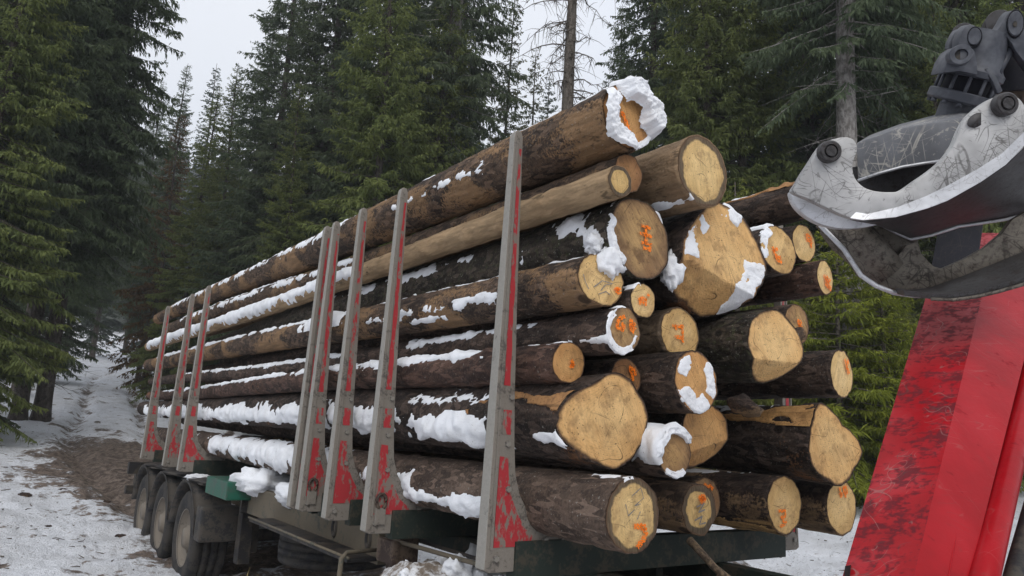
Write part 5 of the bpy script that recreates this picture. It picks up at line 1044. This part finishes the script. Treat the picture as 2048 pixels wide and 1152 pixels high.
gdisc('tip_pin_ring', [(0.4224, 0.1816, 0.5897)][0], .044, .02, M_NAVY, (0, 0, -.4), (.55, 1, 1.05)); gdisc('tip_pin', [(0.4183, 0.1757, 0.5875)][0], .038, .02, M_ROT, (0, 0, -.4), (.55, 1, 1.05)); gdisc('tip_roller', [(0.4743, 0.3412, 0.6518)][0], .042, .06, M_DARKST, (0, 0, -.4)); gdisc('pin_bore', [(0.4135, 0.171, 0.5842)][0], .010, .01, M_BLACK, (0, 0, -.4), (.6, 1, 1))
gplate('link_shade_plate', [(0.3766, 0.2952, 0.5207), (0.4377, 0.2805, 0.5663), (0.5377, 0.256, 0.52), (0.5447, 0.2542, 0.3984), (0.4377, 0.2805, 0.3987), (0.4014, 0.2893, 0.4549)], .06, M_NAVY, .004)  # dark plate painting the shadowed hollow behind the tip link
gplate('hose_guard', [(0.3302, 0.191, 0.446), (0.3413, 0.1882, 0.4516), (0.3662, 0.1819, 0.4111), (0.38, 0.1784, 0.3715), (0.3662, 0.1819, 0.3628), (0.3524, 0.1854, 0.4024)], .02, M_ROT, .003)
gplate('hanger', [(0.4624, 0.344, 0.4363), (0.5873, 0.3143, 0.4536), (0.5946, 0.3125, 0.3512), (0.4772, 0.3405, 0.3323)], .08, M_MUDDYLEG, .004)
# ---------------------------------------------------------------- litter on the snow
def litter():
    rs = np.random.default_rng(9); n = 900; near = rs.random(n) < .7; az = np.radians(rs.uniform(48, 66, n)); rr = rs.uniform(8, 17, n)
    x = np.where(near, rs.uniform(-2.5, 3.2, n), rr * np.sin(az)); y = np.where(near, rs.uniform(9.2, 24, n), rr * np.cos(az)); z = ground_h(x, y) + .008; parts = []
    for p in np.stack([x, y, z], -1):
        L = rs.uniform(.03, .16); a = rs.uniform(0, PI); d = np.array([math.cos(a), math.sin(a), rs.normal(0, .12)]) * L; m = rs.normal(0, L * .15, 3)
        parts.append(tube_arrays(np.array([p, p + d * .5 + m * np.array([1, 1, .3]), p + d]), rs.uniform(.002, .008) * np.array([1, 1, .5]), 4))
    V, P = merge(parts); tag(obj('forest_litter', npmesh('forest_litter', V, P, M_TWIG)), 'scattered twigs and bark crumbs on the snow', 'litter', None, 'stuff')
litter()
CLOD_LABELS = ['dark clod on the snow nearest the muddy patch', 'dark clod at the edge of the mud patch beside the track', 'small clod on the open snow left of the trailer wheels', 'small clod close to the trailer wheels', 'farthest clod out on the snow left of the mud', 'clod on the snow just left of the rear wheel']
for i, (x, y, r) in enumerate(((.9, 14.6, .07), (1.5, 15.4, .06), (1.1, 12.4, .045), (1.9, 11.6, .05), (.3, 17.6, .05), (2.0, 14.0, .05))):
    z = float(ground_h(np.array([x]), np.array([y]))[0]); V, P = lump_arrays(r, 700 + i, (1.3, 1, .5)); tag(obj('clod', npmesh('clod', V, P, BK['half']), None, (x, y, z)), CLOD_LABELS[i], 'clod', 'earth clods on the snow')
def grass():
    rs = np.random.default_rng(3); base = np.array((2.0473, 6.6085, 0.5008)); base[2] -= .35; g_ = thing('grass_tuft', 'dry yellow grass blades in front of the trailer wheels', 'grass', loc=tuple(base))
    t = NT('dry_grass'); m = t.done((.42, .33, .14), .7)
    for dx, h, ln in ((.0, .47, .06), (-.03, .40, .04), (.05, .41, .11), (.0, .33, .02), (-.04, .30, -.02)):
        s = np.linspace(0, 1, 8); c = np.stack([dx * .6 + ln * s ** 1.5, 0 * s, h * s], -1); w = .017 * (1 - s) ** .6 + .001; V = np.concatenate([c + np.stack([w, 0 * w, 0 * w], -1), c - np.stack([w, 0 * w, 0 * w], -1), c + np.stack([0 * w, .004 * (1 - s), 0 * w], -1)])
        i = np.arange(7); obj('blade', npmesh('blade', V, [np.stack([i, i + 1, 16 + i + 1, 16 + i], -1), np.stack([16 + i, 16 + i + 1, 8 + i + 1, 8 + i], -1), np.stack([8 + i, 8 + i + 1, i + 1, i], -1)], m), g_)
grass()
# ---------------------------------------------------------------- damp air between here and the hill
HAZE = 0.0014
bm = bmesh.new(); add_box(bm, (-440, -440, -3), (440, 440, 160)); me = bpy.data.meshes.new('haze'); bm.to_mesh(me); bm.free()
hm = bpy.data.materials.new('damp_air'); hm.use_nodes = True; hn = hm.node_tree.nodes; hn.clear()
ho = hn.new('ShaderNodeOutputMaterial'); hv = hn.new('ShaderNodeVolumePrincipled'); hv.inputs['Color'].default_value = (.86, .92, 1, 1); hv.inputs['Density'].default_value = HAZE
hm.node_tree.links.new(hv.outputs[0], ho.inputs['Volume']); me.materials.append(hm)
tag(obj('haze', me), 'thin damp haze hanging in the forest air', 'haze', None, 'stuff')
